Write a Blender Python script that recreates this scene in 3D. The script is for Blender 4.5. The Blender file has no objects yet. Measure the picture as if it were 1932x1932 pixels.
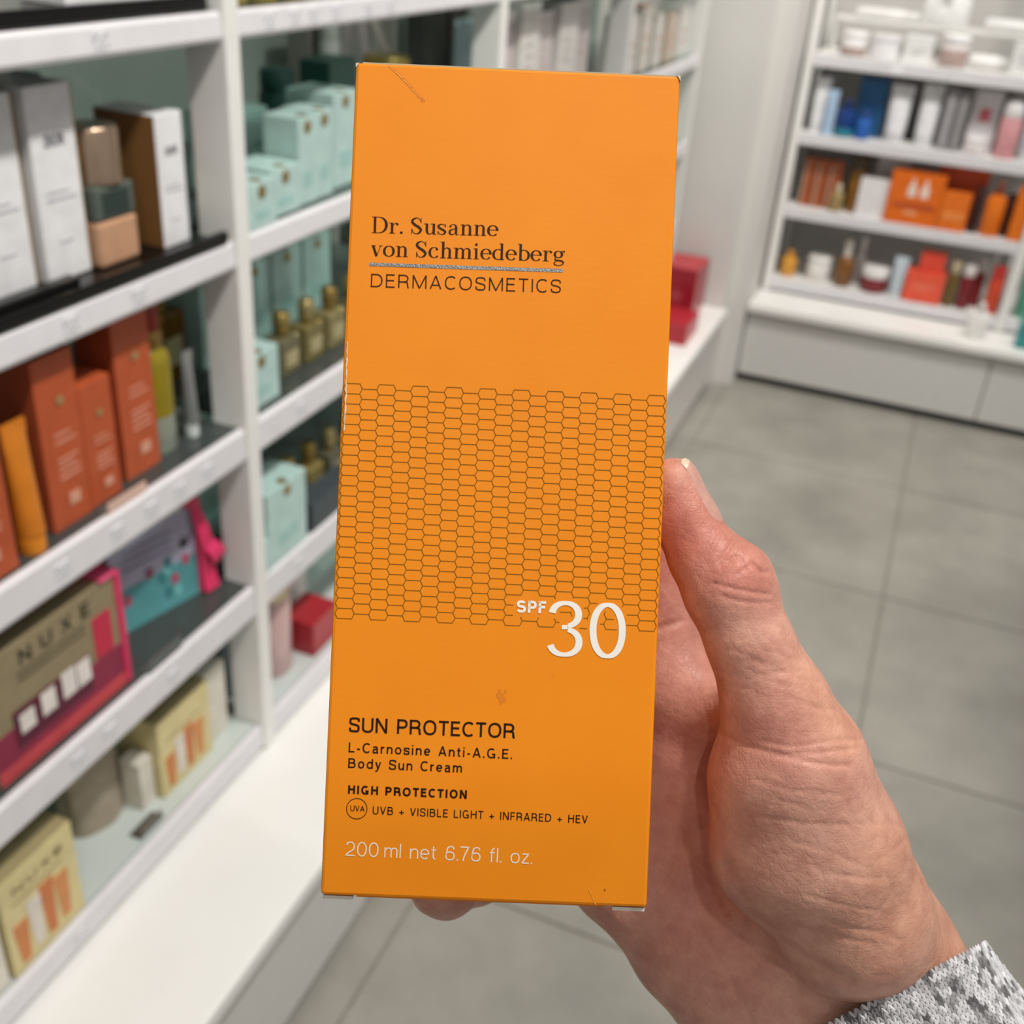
import bpy, bmesh, math, random
import numpy as np
from mathutils import Matrix, Vector

# ------------------------------------------------------------------ camera
PX = 1932.0
FPX = 2038.6                        # focal length in pixels (from vanishing points)
CAMH = 1.37
YAW, PITCH, ROLL = -0.341138, -0.518398, -0.080753
scene = bpy.context.scene

def cam_axes():
    f = np.array([math.sin(YAW)*math.cos(PITCH), math.cos(YAW)*math.cos(PITCH), math.sin(PITCH)])
    r = np.array([math.cos(YAW), -math.sin(YAW), 0.0])
    d = -np.cross(r, f)
    r2 = r*math.cos(ROLL) + d*math.sin(ROLL)
    d2 = -r*math.sin(ROLL) + d*math.cos(ROLL)
    return r2, d2, f
CR, CD, CF = cam_axes()
CO = np.array([0.0, 0.0, CAMH])

cam_data = bpy.data.cameras.new('camera')
cam = bpy.data.objects.new('camera', cam_data)
scene.collection.objects.link(cam)
mw = Matrix.Identity(4)
for i in range(3):
    mw[i][0] = CR[i]; mw[i][1] = -CD[i]; mw[i][2] = -CF[i]; mw[i][3] = CO[i]
cam.matrix_world = mw
cam_data.sensor_fit = 'HORIZONTAL'
cam_data.sensor_width = 36.0
cam_data.lens = 36.0*FPX/PX
cam_data.clip_start = 0.02
cam_data.clip_end = 50
cam_data.dof.use_dof = True
cam_data.dof.focus_distance = 0.234
cam_data.dof.aperture_fstop = 17.5
scene.camera = cam

# ------------------------------------------------------------------ world, lights, exposure
world = bpy.data.worlds.new('shop_ambient')
scene.world = world
world.use_nodes = True
bg = world.node_tree.nodes['Background']
bg.inputs[0].default_value = (1.0, 0.975, 0.94, 1)
bg.inputs[1].default_value = 0.37
scene.view_settings.view_transform = 'Standard'
scene.view_settings.look = 'None'
scene.view_settings.gamma = 1.0
scene.view_settings.use_curve_mapping = False
scene.view_settings.exposure = 0.0

def ceiling_spot(loc, target, power, angle=70, radius=0.05, blend=0.6, col=(1, 0.965, 0.91)):
    l = bpy.data.lights.new('ceiling_spotlight', 'SPOT')
    l.energy = power; l.spot_size = math.radians(angle); l.spot_blend = blend
    l.shadow_soft_size = radius; l.color = col
    o = bpy.data.objects.new('ceiling_spotlight', l)
    scene.collection.objects.link(o)
    o.location = loc
    o.rotation_euler = (Vector(target)-Vector(loc)).to_track_quat('-Z', 'Y').to_euler()
    return o
ceiling_spot((0.32, -0.55, 2.85), (-0.04, 0.18, 1.22), 11.5, 60, 0.05)
# added spot behind the viewer: beam edge stands in for phone shadow on carton
_kl = Vector((0.30, -1.20, 2.85)); _half = math.radians(15)
_edge = Vector([float(v) for v in CO+(CR*((945-966)/FPX)+CD*((1490-966)/FPX)+CF)*0.2325])
_down = Vector([float(v) for v in CD])
_d0 = (_edge-_kl).normalized(); _up = (-_down-(-_down).dot(_d0)*_d0).normalized()
_axis = _d0*math.cos(_half*0.99)+_up*math.sin(_half*0.99)
ceiling_spot(_kl, _kl+_axis, 23, 30, 0.012, 0.01)
ceiling_spot((0.45, 0.35, 2.9), (-0.75, 0.75, 0.75), 105, 70, 0.05)
ceiling_spot((0.40, 1.25, 2.9), (-0.75, 1.4, 0.6), 85, 70, 0.05)
ceiling_spot((0.35, 2.3, 2.9), (-0.6, 2.7, 0.6), 65, 75, 0.06)
ceiling_spot((-0.1, 2.5, 2.9), (-0.05, 3.65, 0.8), 105, 70, 0.06)
ceiling_spot((0.9, 2.6, 2.9), (0.5, 3.4, 0.4), 65, 80, 0.06)
ceiling_spot((0.8, 1.3, 2.9), (0.3, 1.7, 0.0), 42, 80, 0.08)

# ------------------------------------------------------------------ pixel helpers
def ray(px, py):
    return CR*((px-PX/2)/FPX) + CD*((py-PX/2)/FPX) + CF
def at(px, py, ax, v):
    r = ray(px, py); return CO + r*((v-CO[ax])/r[ax])
def cpt(px, py, depth):             # a point at a given distance along the lens axis
    return CO + ray(px, py)*depth

# ------------------------------------------------------------------ materials
def lin(c):
    if isinstance(c, str):
        c = c.lstrip('#'); c = tuple(int(c[i:i+2], 16)/255 for i in (0, 2, 4))
    return tuple(((x/12.92) if x <= 0.04045 else ((x+0.055)/1.055)**2.4) for x in c[:3]) + (1.0,)
MATS = {}
def mat(name, col, rough=0.5, metal=0.0, spec=0.5, trans=0.0, coat=0.0, var=0.04, scale=40.0, bump=0.0, bscale=200.0, ior=1.45, sss=0.0):
    if name in MATS: return MATS[name]
    m = bpy.data.materials.new(name); m.use_nodes = True
    nt = m.node_tree; b = nt.nodes['Principled BSDF']
    c = lin(col)
    b.inputs['Roughness'].default_value = rough
    b.inputs['Metallic'].default_value = metal
    b.inputs['Specular IOR Level'].default_value = spec
    b.inputs['IOR'].default_value = ior
    b.inputs['Transmission Weight'].default_value = trans
    b.inputs['Coat Weight'].default_value = coat
    b.inputs['Subsurface Weight'].default_value = sss
    tc = nt.nodes.new('ShaderNodeTexCoord')
    n = nt.nodes.new('ShaderNodeTexNoise'); n.inputs['Scale'].default_value = scale; n.inputs['Detail'].default_value = 3
    nt.links.new(tc.outputs['Object'], n.inputs['Vector'])
    rp = nt.nodes.new('ShaderNodeValToRGB')
    lo = tuple(max(0, x*(1-var*2)) for x in c[:3]) + (1,)
    hi = tuple(min(1, x*(1+var*2)) for x in c[:3]) + (1,)
    rp.color_ramp.elements[0].position = 0.3; rp.color_ramp.elements[1].position = 0.7
    rp.color_ramp.elements[0].color = lo; rp.color_ramp.elements[1].color = hi
    nt.links.new(n.outputs['Fac'], rp.inputs['Fac'])
    nt.links.new(rp.outputs['Color'], b.inputs['Base Color'])
    if bump > 0:
        n2 = nt.nodes.new('ShaderNodeTexNoise'); n2.inputs['Scale'].default_value = bscale; n2.inputs['Detail'].default_value = 4
        nt.links.new(tc.outputs['Object'], n2.inputs['Vector'])
        bp = nt.nodes.new('ShaderNodeBump'); bp.inputs['Strength'].default_value = bump; bp.inputs['Distance'].default_value = 0.001
        nt.links.new(n2.outputs['Fac'], bp.inputs['Height'])
        nt.links.new(bp.outputs['Normal'], b.inputs['Normal'])
    MATS[name] = m
    return m
def pane_mat(name, tint, gloss=0.12, rough=0.05, alpha=0.75):
    if name in MATS: return MATS[name]
    m = bpy.data.materials.new(name); m.use_nodes = True
    nt = m.node_tree; nt.nodes.clear()
    out = nt.nodes.new('ShaderNodeOutputMaterial')
    tr = nt.nodes.new('ShaderNodeBsdfTransparent'); tr.inputs[0].default_value = lin(tint)
    gl = nt.nodes.new('ShaderNodeBsdfGlossy'); gl.inputs['Roughness'].default_value = rough
    df = nt.nodes.new('ShaderNodeBsdfDiffuse'); df.inputs[0].default_value = lin(tint)
    fr = nt.nodes.new('ShaderNodeFresnel'); fr.inputs[0].default_value = 1.5
    m1 = nt.nodes.new('ShaderNodeMixShader'); m1.inputs[0].default_value = 1-alpha
    m2 = nt.nodes.new('ShaderNodeMixShader')
    nt.links.new(tr.outputs[0], m1.inputs[1]); nt.links.new(df.outputs[0], m1.inputs[2])
    nt.links.new(fr.outputs[0], m2.inputs[0]); nt.links.new(m1.outputs[0], m2.inputs[1]); nt.links.new(gl.outputs[0], m2.inputs[2])
    nt.links.new(m2.outputs[0], out.inputs[0])
    MATS[name] = m
    return m
def C(hexcol, rough=0.45, metal=0.0, **k):
    return mat('paint_%s_%d_%d' % (hexcol.lstrip('#'), int(rough*100), int(metal*100)), hexcol, rough, metal, **k)

M_WHITE = mat('white_lacquer', '#e9e8e4', 0.4, var=0.01)
M_COUNTER = mat('white_worktop', '#efeeea', 0.3, var=0.012, scale=8)
M_RAIL = mat('white_price_rail', '#dcdadd', 0.3, var=0.015)
M_PLINTH = mat('pale_grey_plinth', '#d3d1cd', 0.45, var=0.01)
M_BLACK = mat('black_plastic', '#0c0c0c', 0.25, var=0.05)
M_DARK = mat('dark_recess', '#1b1a18', 0.7)
M_BACK = mat('grey_glass_back', '#cdd0ca', 0.3, var=0.04, scale=6)
M_GLASS = pane_mat('green_glass_pane', '#dbe8e4', alpha=0.92)
M_FROST = pane_mat('frosted_pale_pane', '#dfe8e4', alpha=0.25)
M_CLEAR = pane_mat('clear_acrylic', '#eef2f2', alpha=0.85)
M_GOLD = mat('gold_foil', '#b08f4a', 0.3, 0.85)
M_SILVER = mat('silver_foil', '#c9c9c9', 0.22, 0.95)

# ------------------------------------------------------------------ mesh helpers
class MB:
    def __init__(self): self.v = []; self.f = []
    def add(self, vs, fs):
        n = len(self.v); self.v += [tuple(p) for p in vs]; self.f += [tuple(i+n for i in q) for q in fs]; return self
    def box(self, x0, x1, y0, y1, z0, z1, bev=0.0):
        if bev <= 0:
            vs = [(x, y, z) for z in (z0, z1) for y in (y0, y1) for x in (x0, x1)]
            return self.add(vs, [(0, 2, 3, 1), (4, 5, 7, 6), (0, 1, 5, 4), (2, 6, 7, 3), (0, 4, 6, 2), (1, 3, 7, 5)])
        b = min(bev, (x1-x0)*.45, (y1-y0)*.45, (z1-z0)*.45)
        bm = bmesh.new()
        vs = [bm.verts.new((x, y, z)) for x in (x0, x1) for y in (y0, y1) for z in (z0, z1)]
        bmesh.ops.convex_hull(bm, input=vs)
        bmesh.ops.dissolve_limit(bm, angle_limit=0.01, verts=bm.verts, edges=bm.edges)
        bmesh.ops.bevel(bm, geom=list(bm.edges), offset=b, segments=2, profile=0.5, affect='EDGES', clamp_overlap=True)
        bmesh.ops.recalc_face_normals(bm, faces=bm.faces)
        bm.verts.index_update()
        self.add([v.co[:] for v in bm.verts], [tuple(v.index for v in f.verts) for f in bm.faces]); bm.free(); return self
    def lathe(self, prof, seg=20, cx=0, cy=0, sx=1.0, sy=1.0):
        vs = []; fs = []
        n = len(prof)
        for r, z in prof:
            for k in range(seg):
                a = 2*math.pi*k/seg; vs.append((cx+r*sx*math.cos(a), cy+r*sy*math.sin(a), z))
        for i in range(n-1):
            for k in range(seg):
                k2 = (k+1) % seg
                fs.append((i*seg+k, i*seg+k2, (i+1)*seg+k2, (i+1)*seg+k))
        fs.append(tuple(reversed(range(seg)))); fs.append(tuple((n-1)*seg+k for k in range(seg)))
        return self.add(vs, fs)
    def prism(self, pts, y0, y1):          # outline in x,z extruded along y
        n = len(pts)
        vs = [(p[0], y0, p[1]) for p in pts] + [(p[0], y1, p[1]) for p in pts]
        fs = [tuple(range(n)), tuple(reversed(range(n, 2*n)))] + [(i, i+n, (i+1) % n+n, (i+1) % n) for i in range(n)]
        return self.add(vs, fs)
    def loft(self, rings, caps=True):
        n = len(rings[0]); vs = [p for r in rings for p in r]; fs = []
        for i in range(len(rings)-1):
            for k in range(n):
                k2 = (k+1) % n; fs.append((i*n+k, i*n+k2, (i+1)*n+k2, (i+1)*n+k))
        if caps: fs.append(tuple(reversed(range(n)))); fs.append(tuple((len(rings)-1)*n+k for k in range(n)))
        return self.add(vs, fs)
    def build(self, name, material, parent=None, smooth=False, **props):
        me = bpy.data.meshes.new(name); me.from_pydata(self.v, [], self.f); me.update()
        bm = bmesh.new(); bm.from_mesh(me); bmesh.ops.recalc_face_normals(bm, faces=bm.faces); bm.to_mesh(me); bm.free()
        me.materials.append(material)
        if smooth:
            me.polygons.foreach_set('use_smooth', [True]*len(me.polygons))
            try: me.set_sharp_from_angle(angle=math.radians(40))
            except Exception: pass
        o = bpy.data.objects.new(name, me); scene.collection.objects.link(o)
        if parent is not None: o.parent = parent
        for k, v in props.items(): o[k] = v
        return o
def tag(o, label, cat, group=None):
    o['label'] = label; o['category'] = cat
    if group: o['group'] = group
    return o
def thing(name, label, cat, loc=(0, 0, 0), rz=0.0, group=None):
    o = bpy.data.objects.new(name, None); o.empty_display_size = 0.02
    scene.collection.objects.link(o); o.location = Vector([float(x) for x in loc]); o.rotation_euler = (0, 0, rz)
    return tag(o, label, cat, group)
def struct(o): o['kind'] = 'structure'; return o
def text_mesh(body, name, material, parent, x0, z0, x1, z1, cap, y=-0.0001, bold=0.0, spacing=1.0, face=None):
    """flat lettering on a local x,z plane, baseline from (x0,z0) to (x1,z1), cap height cap"""
    cu = bpy.data.curves.new(name, 'FONT'); cu.body = body; cu.size = 1.0; cu.offset = bold; cu.space_character = spacing
    cu.resolution_u = 6
    ob = bpy.data.objects.new('tmp', cu); scene.collection.objects.link(ob)
    dg = bpy.context.evaluated_depsgraph_get(); me = bpy.data.meshes.new_from_object(ob.evaluated_get(dg))
    bpy.data.objects.remove(ob); bpy.data.curves.remove(cu)
    co = np.zeros(len(me.vertices)*3); me.vertices.foreach_get('co', co); co = co.reshape(-1, 3)
    xa, xb = co[:, 0].min(), co[:, 0].max()
    L = math.hypot(x1-x0, z1-z0); ux, uz = (x1-x0)/L, (z1-z0)/L
    u = (co[:, 0]-xa)/(xb-xa)*L; v = co[:, 1]/CAPH*cap
    out = np.stack([x0+u*ux-v*uz, np.full(len(u), y), z0+u*uz+v*ux], 1)
    me.vertices.foreach_set('co', out.ravel()); me.update(); me.name = name
    me.materials.clear(); me.materials.append(material)
    o = bpy.data.objects.new(name, me); scene.collection.objects.link(o); o.parent = parent
    return o
CAPH = 0.729
# ------------------------------------------------------------------ lettering drawn as strokes
def ell(cx, cy, rx, ry, a0, a1, n=18, p=2.25):
    out = []
    for i in range(n+1):
        a = math.radians(a0+(a1-a0)*i/n); c, s = math.cos(a), math.sin(a)
        out.append((cx+rx*math.copysign(abs(c)**(2/p), c), cy+ry*math.copysign(abs(s)**(2/p), s)))
    return out
def curve(pts, n=8):                     # Catmull-Rom through points
    P = [pts[0]]+list(pts)+[pts[-1]]; out = []
    for i in range(1, len(P)-2):
        p0, p1, p2, p3 = (np.array(q, float) for q in P[i-1:i+3])
        for k in range(n):
            t = k/n
            out.append(tuple(0.5*((2*p1)+(p2-p0)*t+(2*p0-5*p1+4*p2-p3)*t*t+(3*p1-p0-3*p2+p3)*t**3)))
    out.append(tuple(P[-2])); return out
def ribbon(pts, wid, mb):                # stroke of given widths -> quads in (x,z)
    pts = [np.array(p, float) for p in pts]; n = len(pts)
    closed = np.hypot(*(pts[0]-pts[-1])) < 1e-6
    L = []; R = []
    for i in range(n):
        a = pts[i-1] if i > 0 else (pts[-2] if closed else pts[0])
        b = pts[i+1] if i < n-1 else (pts[1] if closed else pts[-1])
        t = b-a; t = t/(np.hypot(*t)+1e-12); nn = np.array((-t[1], t[0]))
        w = (wid[i] if hasattr(wid, '__len__') else wid)/2
        L.append(pts[i]+nn*w); R.append(pts[i]-nn*w)
    vs = []
    for l, r in zip(L, R): vs += [(l[0], 0, l[1]), (r[0], 0, r[1])]
    mb.add(vs, [(2*i, 2*i+1, 2*i+3, 2*i+2) for i in range(n-1)])
def sans(ch, w):
    h = w/2; t = 1-h; X = 0.71; xt = X-h; S = []
    def ln(*p): S.append(list(p))
    adv = 0.7
    if ch == ' ': return 0.32, []
    if ch == '\u2009': return 0.12, []
    if ch == 'A': adv = .72; ln((h*.8, 0), (.36, t+h)); ln((.36, t+h), (.72-h*.8, 0)); ln((.15, .29), (.57, .29))
    elif ch == 'B':
        adv = .68; ln((h, 0), (h, 1)); ln((0, h), (.36, h)); ln((0, t), (.35, t)); ln((h, .525), (.36, .525))
        S.append(ell(.35, (t+.525)/2, .27-h, (t-.525)/2, 90, -90)); S.append(ell(.36, (h+.525)/2, .32-h, (.525-h)/2, 90, -90))
    elif ch == 'C': adv = .69; S.append(ell(.39, .5, .39-h, .5-h+.01, 48, 312))
    elif ch == 'D': adv = .73; ln((h, 0), (h, 1)); ln((0, t), (.3, t)); ln((0, h), (.3, h)); S.append(ell(.3, .5, .43-h, .5-h, 90, -90))
    elif ch == 'E': adv = .56; ln((h, 0), (h, 1)); ln((0, t), (.54, t)); ln((0, h), (.56, h)); ln((0, .53), (.5, .53))
    elif ch == 'F': adv = .53; ln((h, 0), (h, 1)); ln((0, t), (.53, t)); ln((0, .51), (.48, .51))
    elif ch == 'G': adv = .78; S.append(ell(.39, .5, .39-h, .5-h+.01, 50, 330)); ln((.74-h, .0), (.74-h, .47)); ln((.43, .47-h), (.74, .47-h))
    elif ch == 'H': adv = .7; ln((h, 0), (h, 1)); ln((.7-h, 0), (.7-h, 1)); ln((h, .53), (.7-h, .53))
    elif ch == 'I': adv = w; ln((h, 0), (h, 1))
    elif ch == 'L': adv = .53; ln((h, 0), (h, 1)); ln((0, h), (.53, h))
    elif ch == 'M': adv = .88; ln((h, 0), (h, 1)); ln((.88-h, 0), (.88-h, 1)); ln((h, 1), (.44, .02)); ln((.44, .02), (.88-h, 1))
    elif ch == 'N': adv = .71; ln((h, 0), (h, 1)); ln((.71-h, 0), (.71-h, 1)); ln((h, 1), (.71-h, 0))
    elif ch == 'O': adv = .8; S.append(ell(.4, .5, .4-h, .5-h+.012, 0, 360, 36))
    elif ch == 'P': adv = .63; ln((h, 0), (h, 1)); ln((0, t), (.34, t)); ln((0, .44), (.34, .44)); S.append(ell(.34, (t+.44)/2, .29-h, (t-.44)/2, 90, -90))
    elif ch == 'R':
        adv = .68; ln((h, 0), (h, 1)); ln((0, t), (.34, t)); ln((0, .46), (.36, .46)); S.append(ell(.34, (t+.46)/2, .3-h, (t-.46)/2, 90, -90))
        S.append(curve([(.36, .46), (.52, .43), (.585, .32), (.6, .12), (.65, 0)]))
    elif ch == 'S' and w > .17:
        adv = .66; S.append(ell(.32, (t+.51)/2, .33-h, (t-.51)/2+.005, 22, 262, 26)+ell(.33, (h+.51)/2, .335-h, (.51-h)/2+.005, 82, -162, 26))
    elif ch in 'Ss':
        k = X if ch == 's' else 1.0; adv = .64*(.52/.64 if ch == 's' else 1); g = adv
        S.append(curve([(g-h*1.1, k*.72), (g*.86, k*.9), (g*.5, k-h+.008), (g*.16, k*.9), (h*1.05, k*.73), (g*.16, k*.585), (g*.5, k*.515), (g*.84, k*.43), (g-h, k*.265), (g*.84, k*.09), (g*.5, h-.008), (g*.14, k*.1), (h, k*.3)]))
    elif ch == 'T': adv = .6; ln((.3, 0), (.3, 1)); ln((0, t), (.6, t))
    elif ch == 'U': adv = .69; ln((h, 1), (h, .32)); ln((.69-h, 1), (.69-h, .32)); S.append(ell(.345, .32, .345-h, .32-h+.01, 180, 360))
    elif ch == 'V': adv = .68; ln((h*.8, 1), (.34, h*.3)); ln((.34, h*.3), (.68-h*.8, 1))
    elif ch == 'X': adv = .7; ln((h, 1), (.7-h, 0)); ln((.7-h, 1), (h, 0))
    elif ch == 'a':
        adv = .53; ln((.49-h, .08), (.49-h, .5)); S.append(ell(.25, .5, .24-h, X-.5-h+.008, 0, 165)); ln((.49-h, .08), (.5, 0))
        S.append(curve([(.49-h, .43), (.3, .405), (.12, .36), (h*1.05, .2), (.1, .06), (.22, h-.005), (.38, .07), (.49-h, .2)]))
    elif ch == 'c': adv = .52; S.append(ell(.28, X/2, .28-h, X/2-h+.01, 50, 310))
    elif ch == 'd': adv = .57; ln((.57-h, 0), (.57-h, 1)); S.append(ell(.285, X/2, .285-h, X/2-h+.01, 0, 360, 30))
    elif ch == 'e': adv = .56; S.append(ell(.28, X/2, .28-h, X/2-h+.01, 0, 318, 28)); ln((h, X/2), (.56-h, X/2))
    elif ch == 'f': adv = .33; S.append([(.13, 0), (.13, .75)] + ell(.33, .76, .2, .24-h, 180, 95, 10)); ln((0, X-h), (.31, X-h))
    elif ch == 'g': adv = .57
    elif ch == 'i': adv = w*1.1; ln((h, 0), (h, X)); ln((h, .87), (h, 1))
    elif ch == 'l': adv = w*1.1; ln((h, 0), (h, 1))
    elif ch in 'nmr':
        ln((h, 0), (h, X))
        if ch == 'n': adv = .53; S.append(ell(.28, .42, .25-h+.0, X-.42-h, 170, 0) + [(.53-h, 0)])
        if ch == 'm': adv = .84; S.append(ell(.255, .45, .22-h+.0, X-.45-h, 170, 0) + [(.475-h, 0)]); S.append(ell(.62, .45, .22-h, X-.45-h, 170, 0) + [(.84-h, 0)])
        if ch == 'r': adv = .33; S.append(ell(.33, .4, .33-h, X-.4-h, 180, 92, 10))
    elif ch == 'o': adv = .58; S.append(ell(.29, X/2, .29-h, X/2-h+.01, 0, 360, 30))
    elif ch == 't': adv = .33; S.append([(.14, .9), (.14, .2)] + ell(.31, .2, .17, .2-h, 180, 265, 8)); ln((0, X-h), (.31, X-h))
    elif ch == 'u': adv = .53; ln((.53-h, 0), (.53-h, X)); S.append([(h, X)] + ell(.25, .28, .25-h, .28-h, 180, 350))
    elif ch == 'y': adv = .52; ln((h*.8, X), (.265, .02)); S.append([(.52-h*.8, X), (.26, 0), (.2, -.15), (.12, -.22), (.03, -.22)])
    elif ch == 'z': adv = .46; ln((.02, X-h), (.45, X-h)); ln((0, h), (.46, h)); ln((.43, X-h), (.03, h))
    elif ch == '.': adv = w*1.15; ln((h*1.1, 0), (h*1.1, w*1.15))
    elif ch == '-': adv = .3; ln((.02, .34), (.28, .34))
    elif ch == '+': adv = .6; ln((.02, .36), (.58, .36)); ln((.3, .08), (.3, .64))
    elif ch == '0': adv = .62; S.append(ell(.31, .5, .31-h, .5-h+.01, 0, 360, 36, 2.1))
    elif ch == '2': adv = .59; ln((0, h), (.59, h)); S.append(ell(.29, .7, .28-h, .3-h, 170, 0) + curve([(.57-h, .7), (.52, .53), (.36, .36), (.14, .19), (h, h)]))
    elif ch == '3':
        adv = .6; S.append(ell(.28, .755, .28-h, .245-h+.005, 165, -75)); S.append(ell(.29, .285, .31-h, .285-h+.005, 80, -165)); ln((.2, .53), (.36, .53))
    elif ch == '6': adv = .6; S.append(ell(.3, .31, .3-h, .31-h+.005, 0, 360, 30)); S.append(curve([(h, .31), (.05+h*.9, .6), (.15, .86), (.32, t), (.47, .93), (.55-h*.5, .78)]))
    elif ch == '7': adv = .57; ln((0, t), (.56, t)); S.append(curve([(.55-h, t), (.4, .68), (.27, .36), (.2, 0)]))
    return adv, S
def sans_text(body, name, material, parent, p0, p1, cap, w, track, y):
    """stroke lettering from p0 to p1 (baseline, local x,z)"""
    mb = MB(); x = 0.0; strokes = []
    for ch in body:
        adv, S = sans(ch, w)
        strokes += [[(px+x, pz) for px, pz in s] for s in S]
        x += adv+track
    x -= track
    L = math.hypot(p1[0]-p0[0], p1[1]-p0[1]); ux, uz = (p1[0]-p0[0])/L, (p1[1]-p0[1])/L
    sx = L/x
    for s in strokes: ribbon([(a*sx, b*cap) for a, b in s], w*cap*(0.5+0.5*sx/cap), mb)
    mb.v = [(p0[0]+a*ux-b*uz, y, p0[1]+a*uz+b*ux) for a, _, b in mb.v]
    return mb.build(name, material, parent)
def serif_text(body, name, material, parent, p0, p1, cap, y):
    T, th, X = .125, .034, .655
    mb = MB(); x = 0.0
    def stem(cx, a, b, w=T): ribbon([(x+cx, a), (x+cx, b)], w, mb)
    def ser(a, b, z): ribbon([(x+a, z), (x+b, z)], th, mb)
    def arc(cx, cy, rx, ry, a0, a1, TT=T, n=22):
        pts = ell(cx, cy, rx, ry, a0, a1, n, 2.1); ws = []
        for i in range(n+1):
            a = math.radians(a0+(a1-a0)*i/n); ws.append(th+(TT*1.08-th)*abs(math.cos(a))**1.7)
        ribbon([(x+p[0], p[1]) for p in pts], ws, mb)
    def sw(pts, ws):
        c = curve(pts, 8); n = len(c); k = np.linspace(0, len(pts)-1, n)
        ribbon([(x+p[0], p[1]) for p in c], list(np.interp(k, range(len(pts)), ws)), mb)
    def ball(cx, cy, r):
        pts = [(x+cx+r*math.cos(a), 0, cy+r*math.sin(a)) for a in np.linspace(0, 2*math.pi, 14, endpoint=False)]
        mb.add(pts, [tuple(range(14))])
    def arch(x0, x1, foot=True):
        pts = [(x0+.03, .45), (x0+.09, .58), (x0+(x1-x0)*.58, X-.015), (x1-.02, .56), (x1, .42), (x1, 0)]
        sw(pts, [.03, .035, .045, .1, T, T])
        if foot: ser(x1-.14, x1+.14, th/2)
    for ch in body:
        adv = .6
        if ch == ' ': adv = .3
        elif ch == 'D': stem(.2, 0, 1); ser(.04, .4, th/2); ser(.04, .4, 1-th/2); arc(.38, .5, .42, .5-th/2, 90, -90, T*1.1); adv = .9
        elif ch == 'r': stem(.17, 0, X); ser(.02, .34, th/2); ser(.02, .17, X-th/2); sw([(.2, .4), (.27, .57), (.36, .64), (.44, .62)], [.03, .03, .035, .05]); ball(.445, .565, .065); adv = .53
        elif ch == '.': ball(.1, .065, .075); adv = .22
        elif ch in 'Ss':
            k = X if ch == 's' else 1; g = .5 if ch == 's' else .62
            q = T*(.95 if ch == 's' else 1.15)
            sw([(g*.86, k*.74), (g*.76, k*.9), (g*.5, k-.015), (g*.2, k*.88), (g*.14, k*.73), (g*.35, k*.57), (g*.65, k*.44), (g*.87, k*.27), (g*.76, k*.1), (g*.5, .015), (g*.24, k*.1), (g*.13, k*.28)], [.03, .035, .04, q*.8, q*.9, q, q, q*.9, q*.75, .04, .035, .03])
            ribbon([(x+g*.88, k*.68), (x+g*.88, k)], th, mb); ribbon([(x+g*.11, 0), (x+g*.11, k*.34)], th, mb); adv = g+.05
        elif ch == 'u':
            stem(.52, 0, X); ser(.36, .52, X-th/2); ser(.52, .66, th/2); ser(.0, .16, X-th/2)
            sw([(.16, X), (.16, .24), (.2, .08), (.3, .02), (.4, .06), (.47, .18)], [T, T, .1, .045, .035, .03]); adv = .66
        elif ch == 'a':
            stem(.42, .12, .46, T); sw([(.42, .14), (.44, .04), (.5, .02), (.57, .06)], [T*.9, .07, .035, .03]); sw([(.42, .44), (.4, .57), (.28, X-.015), (.16, .61), (.12, .54)], [T, .08, .035, .035, .05]); ball(.125, .52, .06)
            sw([(.4, .4), (.26, .35), (.1, .25), (.1, .1), (.2, .025), (.32, .06), (.4, .15)], [.03, .04, .1, .11, .06, .035, .03]); adv = .6
        elif ch == 'n': stem(.17, 0, X); ser(.02, .32, th/2); ser(.02, .17, X-th/2); arch(.17, .52); adv = .68
        elif ch == 'm': stem(.17, 0, X); ser(.02, .32, th/2); ser(.02, .17, X-th/2); arch(.17, .51); arch(.51, .85); adv = 1.01
        elif ch == 'h': stem(.17, 0, 1); ser(.02, .32, th/2); ser(.02, .17, 1-th/2); arch(.17, .52); adv = .68
        elif ch == 'i': stem(.17, 0, X); ser(.02, .32, th/2); ser(.02, .17, X-th/2); ball(.165, .89, .075); adv = .36
        elif ch == 'e': arc(.3, X/2, .235, X/2-th/2, 0, 322); ser(.1, .53, .36); adv = .6
        elif ch == 'c': arc(.3, X/2, .235, X/2-th/2, 55, 322); ball(.44, .53, .065); adv = .57
        elif ch == 'o': arc(.31, X/2, .245, X/2-th/2, 0, 360, T, 30); adv = .63
        elif ch == 'd': stem(.5, 0, 1); ser(.35, .5, 1-th/2); ser(.5, .64, th/2); arc(.32, X/2, .255, X/2-th/2, 50, 310); adv = .67
        elif ch == 'b': stem(.16, 0, 1); ser(.02, .16, 1-th/2); arc(.34, X/2, .255, X/2-th/2, 130, -130); adv = .66
        elif ch == 'v': sw([(.1, X), (.29, .0)], [T*1.05, T*1.05]); sw([(.3, .0), (.5, X)], [.035, .035]); ser(.0, .24, X-th/2); ser(.4, .6, X-th/2); adv = .6
        elif ch == 'g':
            arc(.28, .44, .19, .215-th/2, 0, 360, T*.95, 28); sw([(.42, .58), (.5, .655), (.57, .64)], [.03, .03, .04]); ball(.575, .61, .05)
            sw([(.17, .26), (.1, .17), (.14, .09), (.3, .065), (.46, .04), (.54, -.05), (.5, -.17), (.3, -.24), (.1, -.18), (.07, -.08), (.15, .0), (.2, .05)], [.03, .05, .08, .1, .1, .09, .05, .035, .06, .06, .035, .03]); adv = .62
        x += adv+.03
    xs = [v[0] for v in mb.v]; xa, xb = min(xs), max(xs)
    L = math.hypot(p1[0]-p0[0], p1[1]-p0[1]); ux, uz = (p1[0]-p0[0])/L, (p1[1]-p0[1])/L
    sx = L/(xb-xa)
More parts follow.
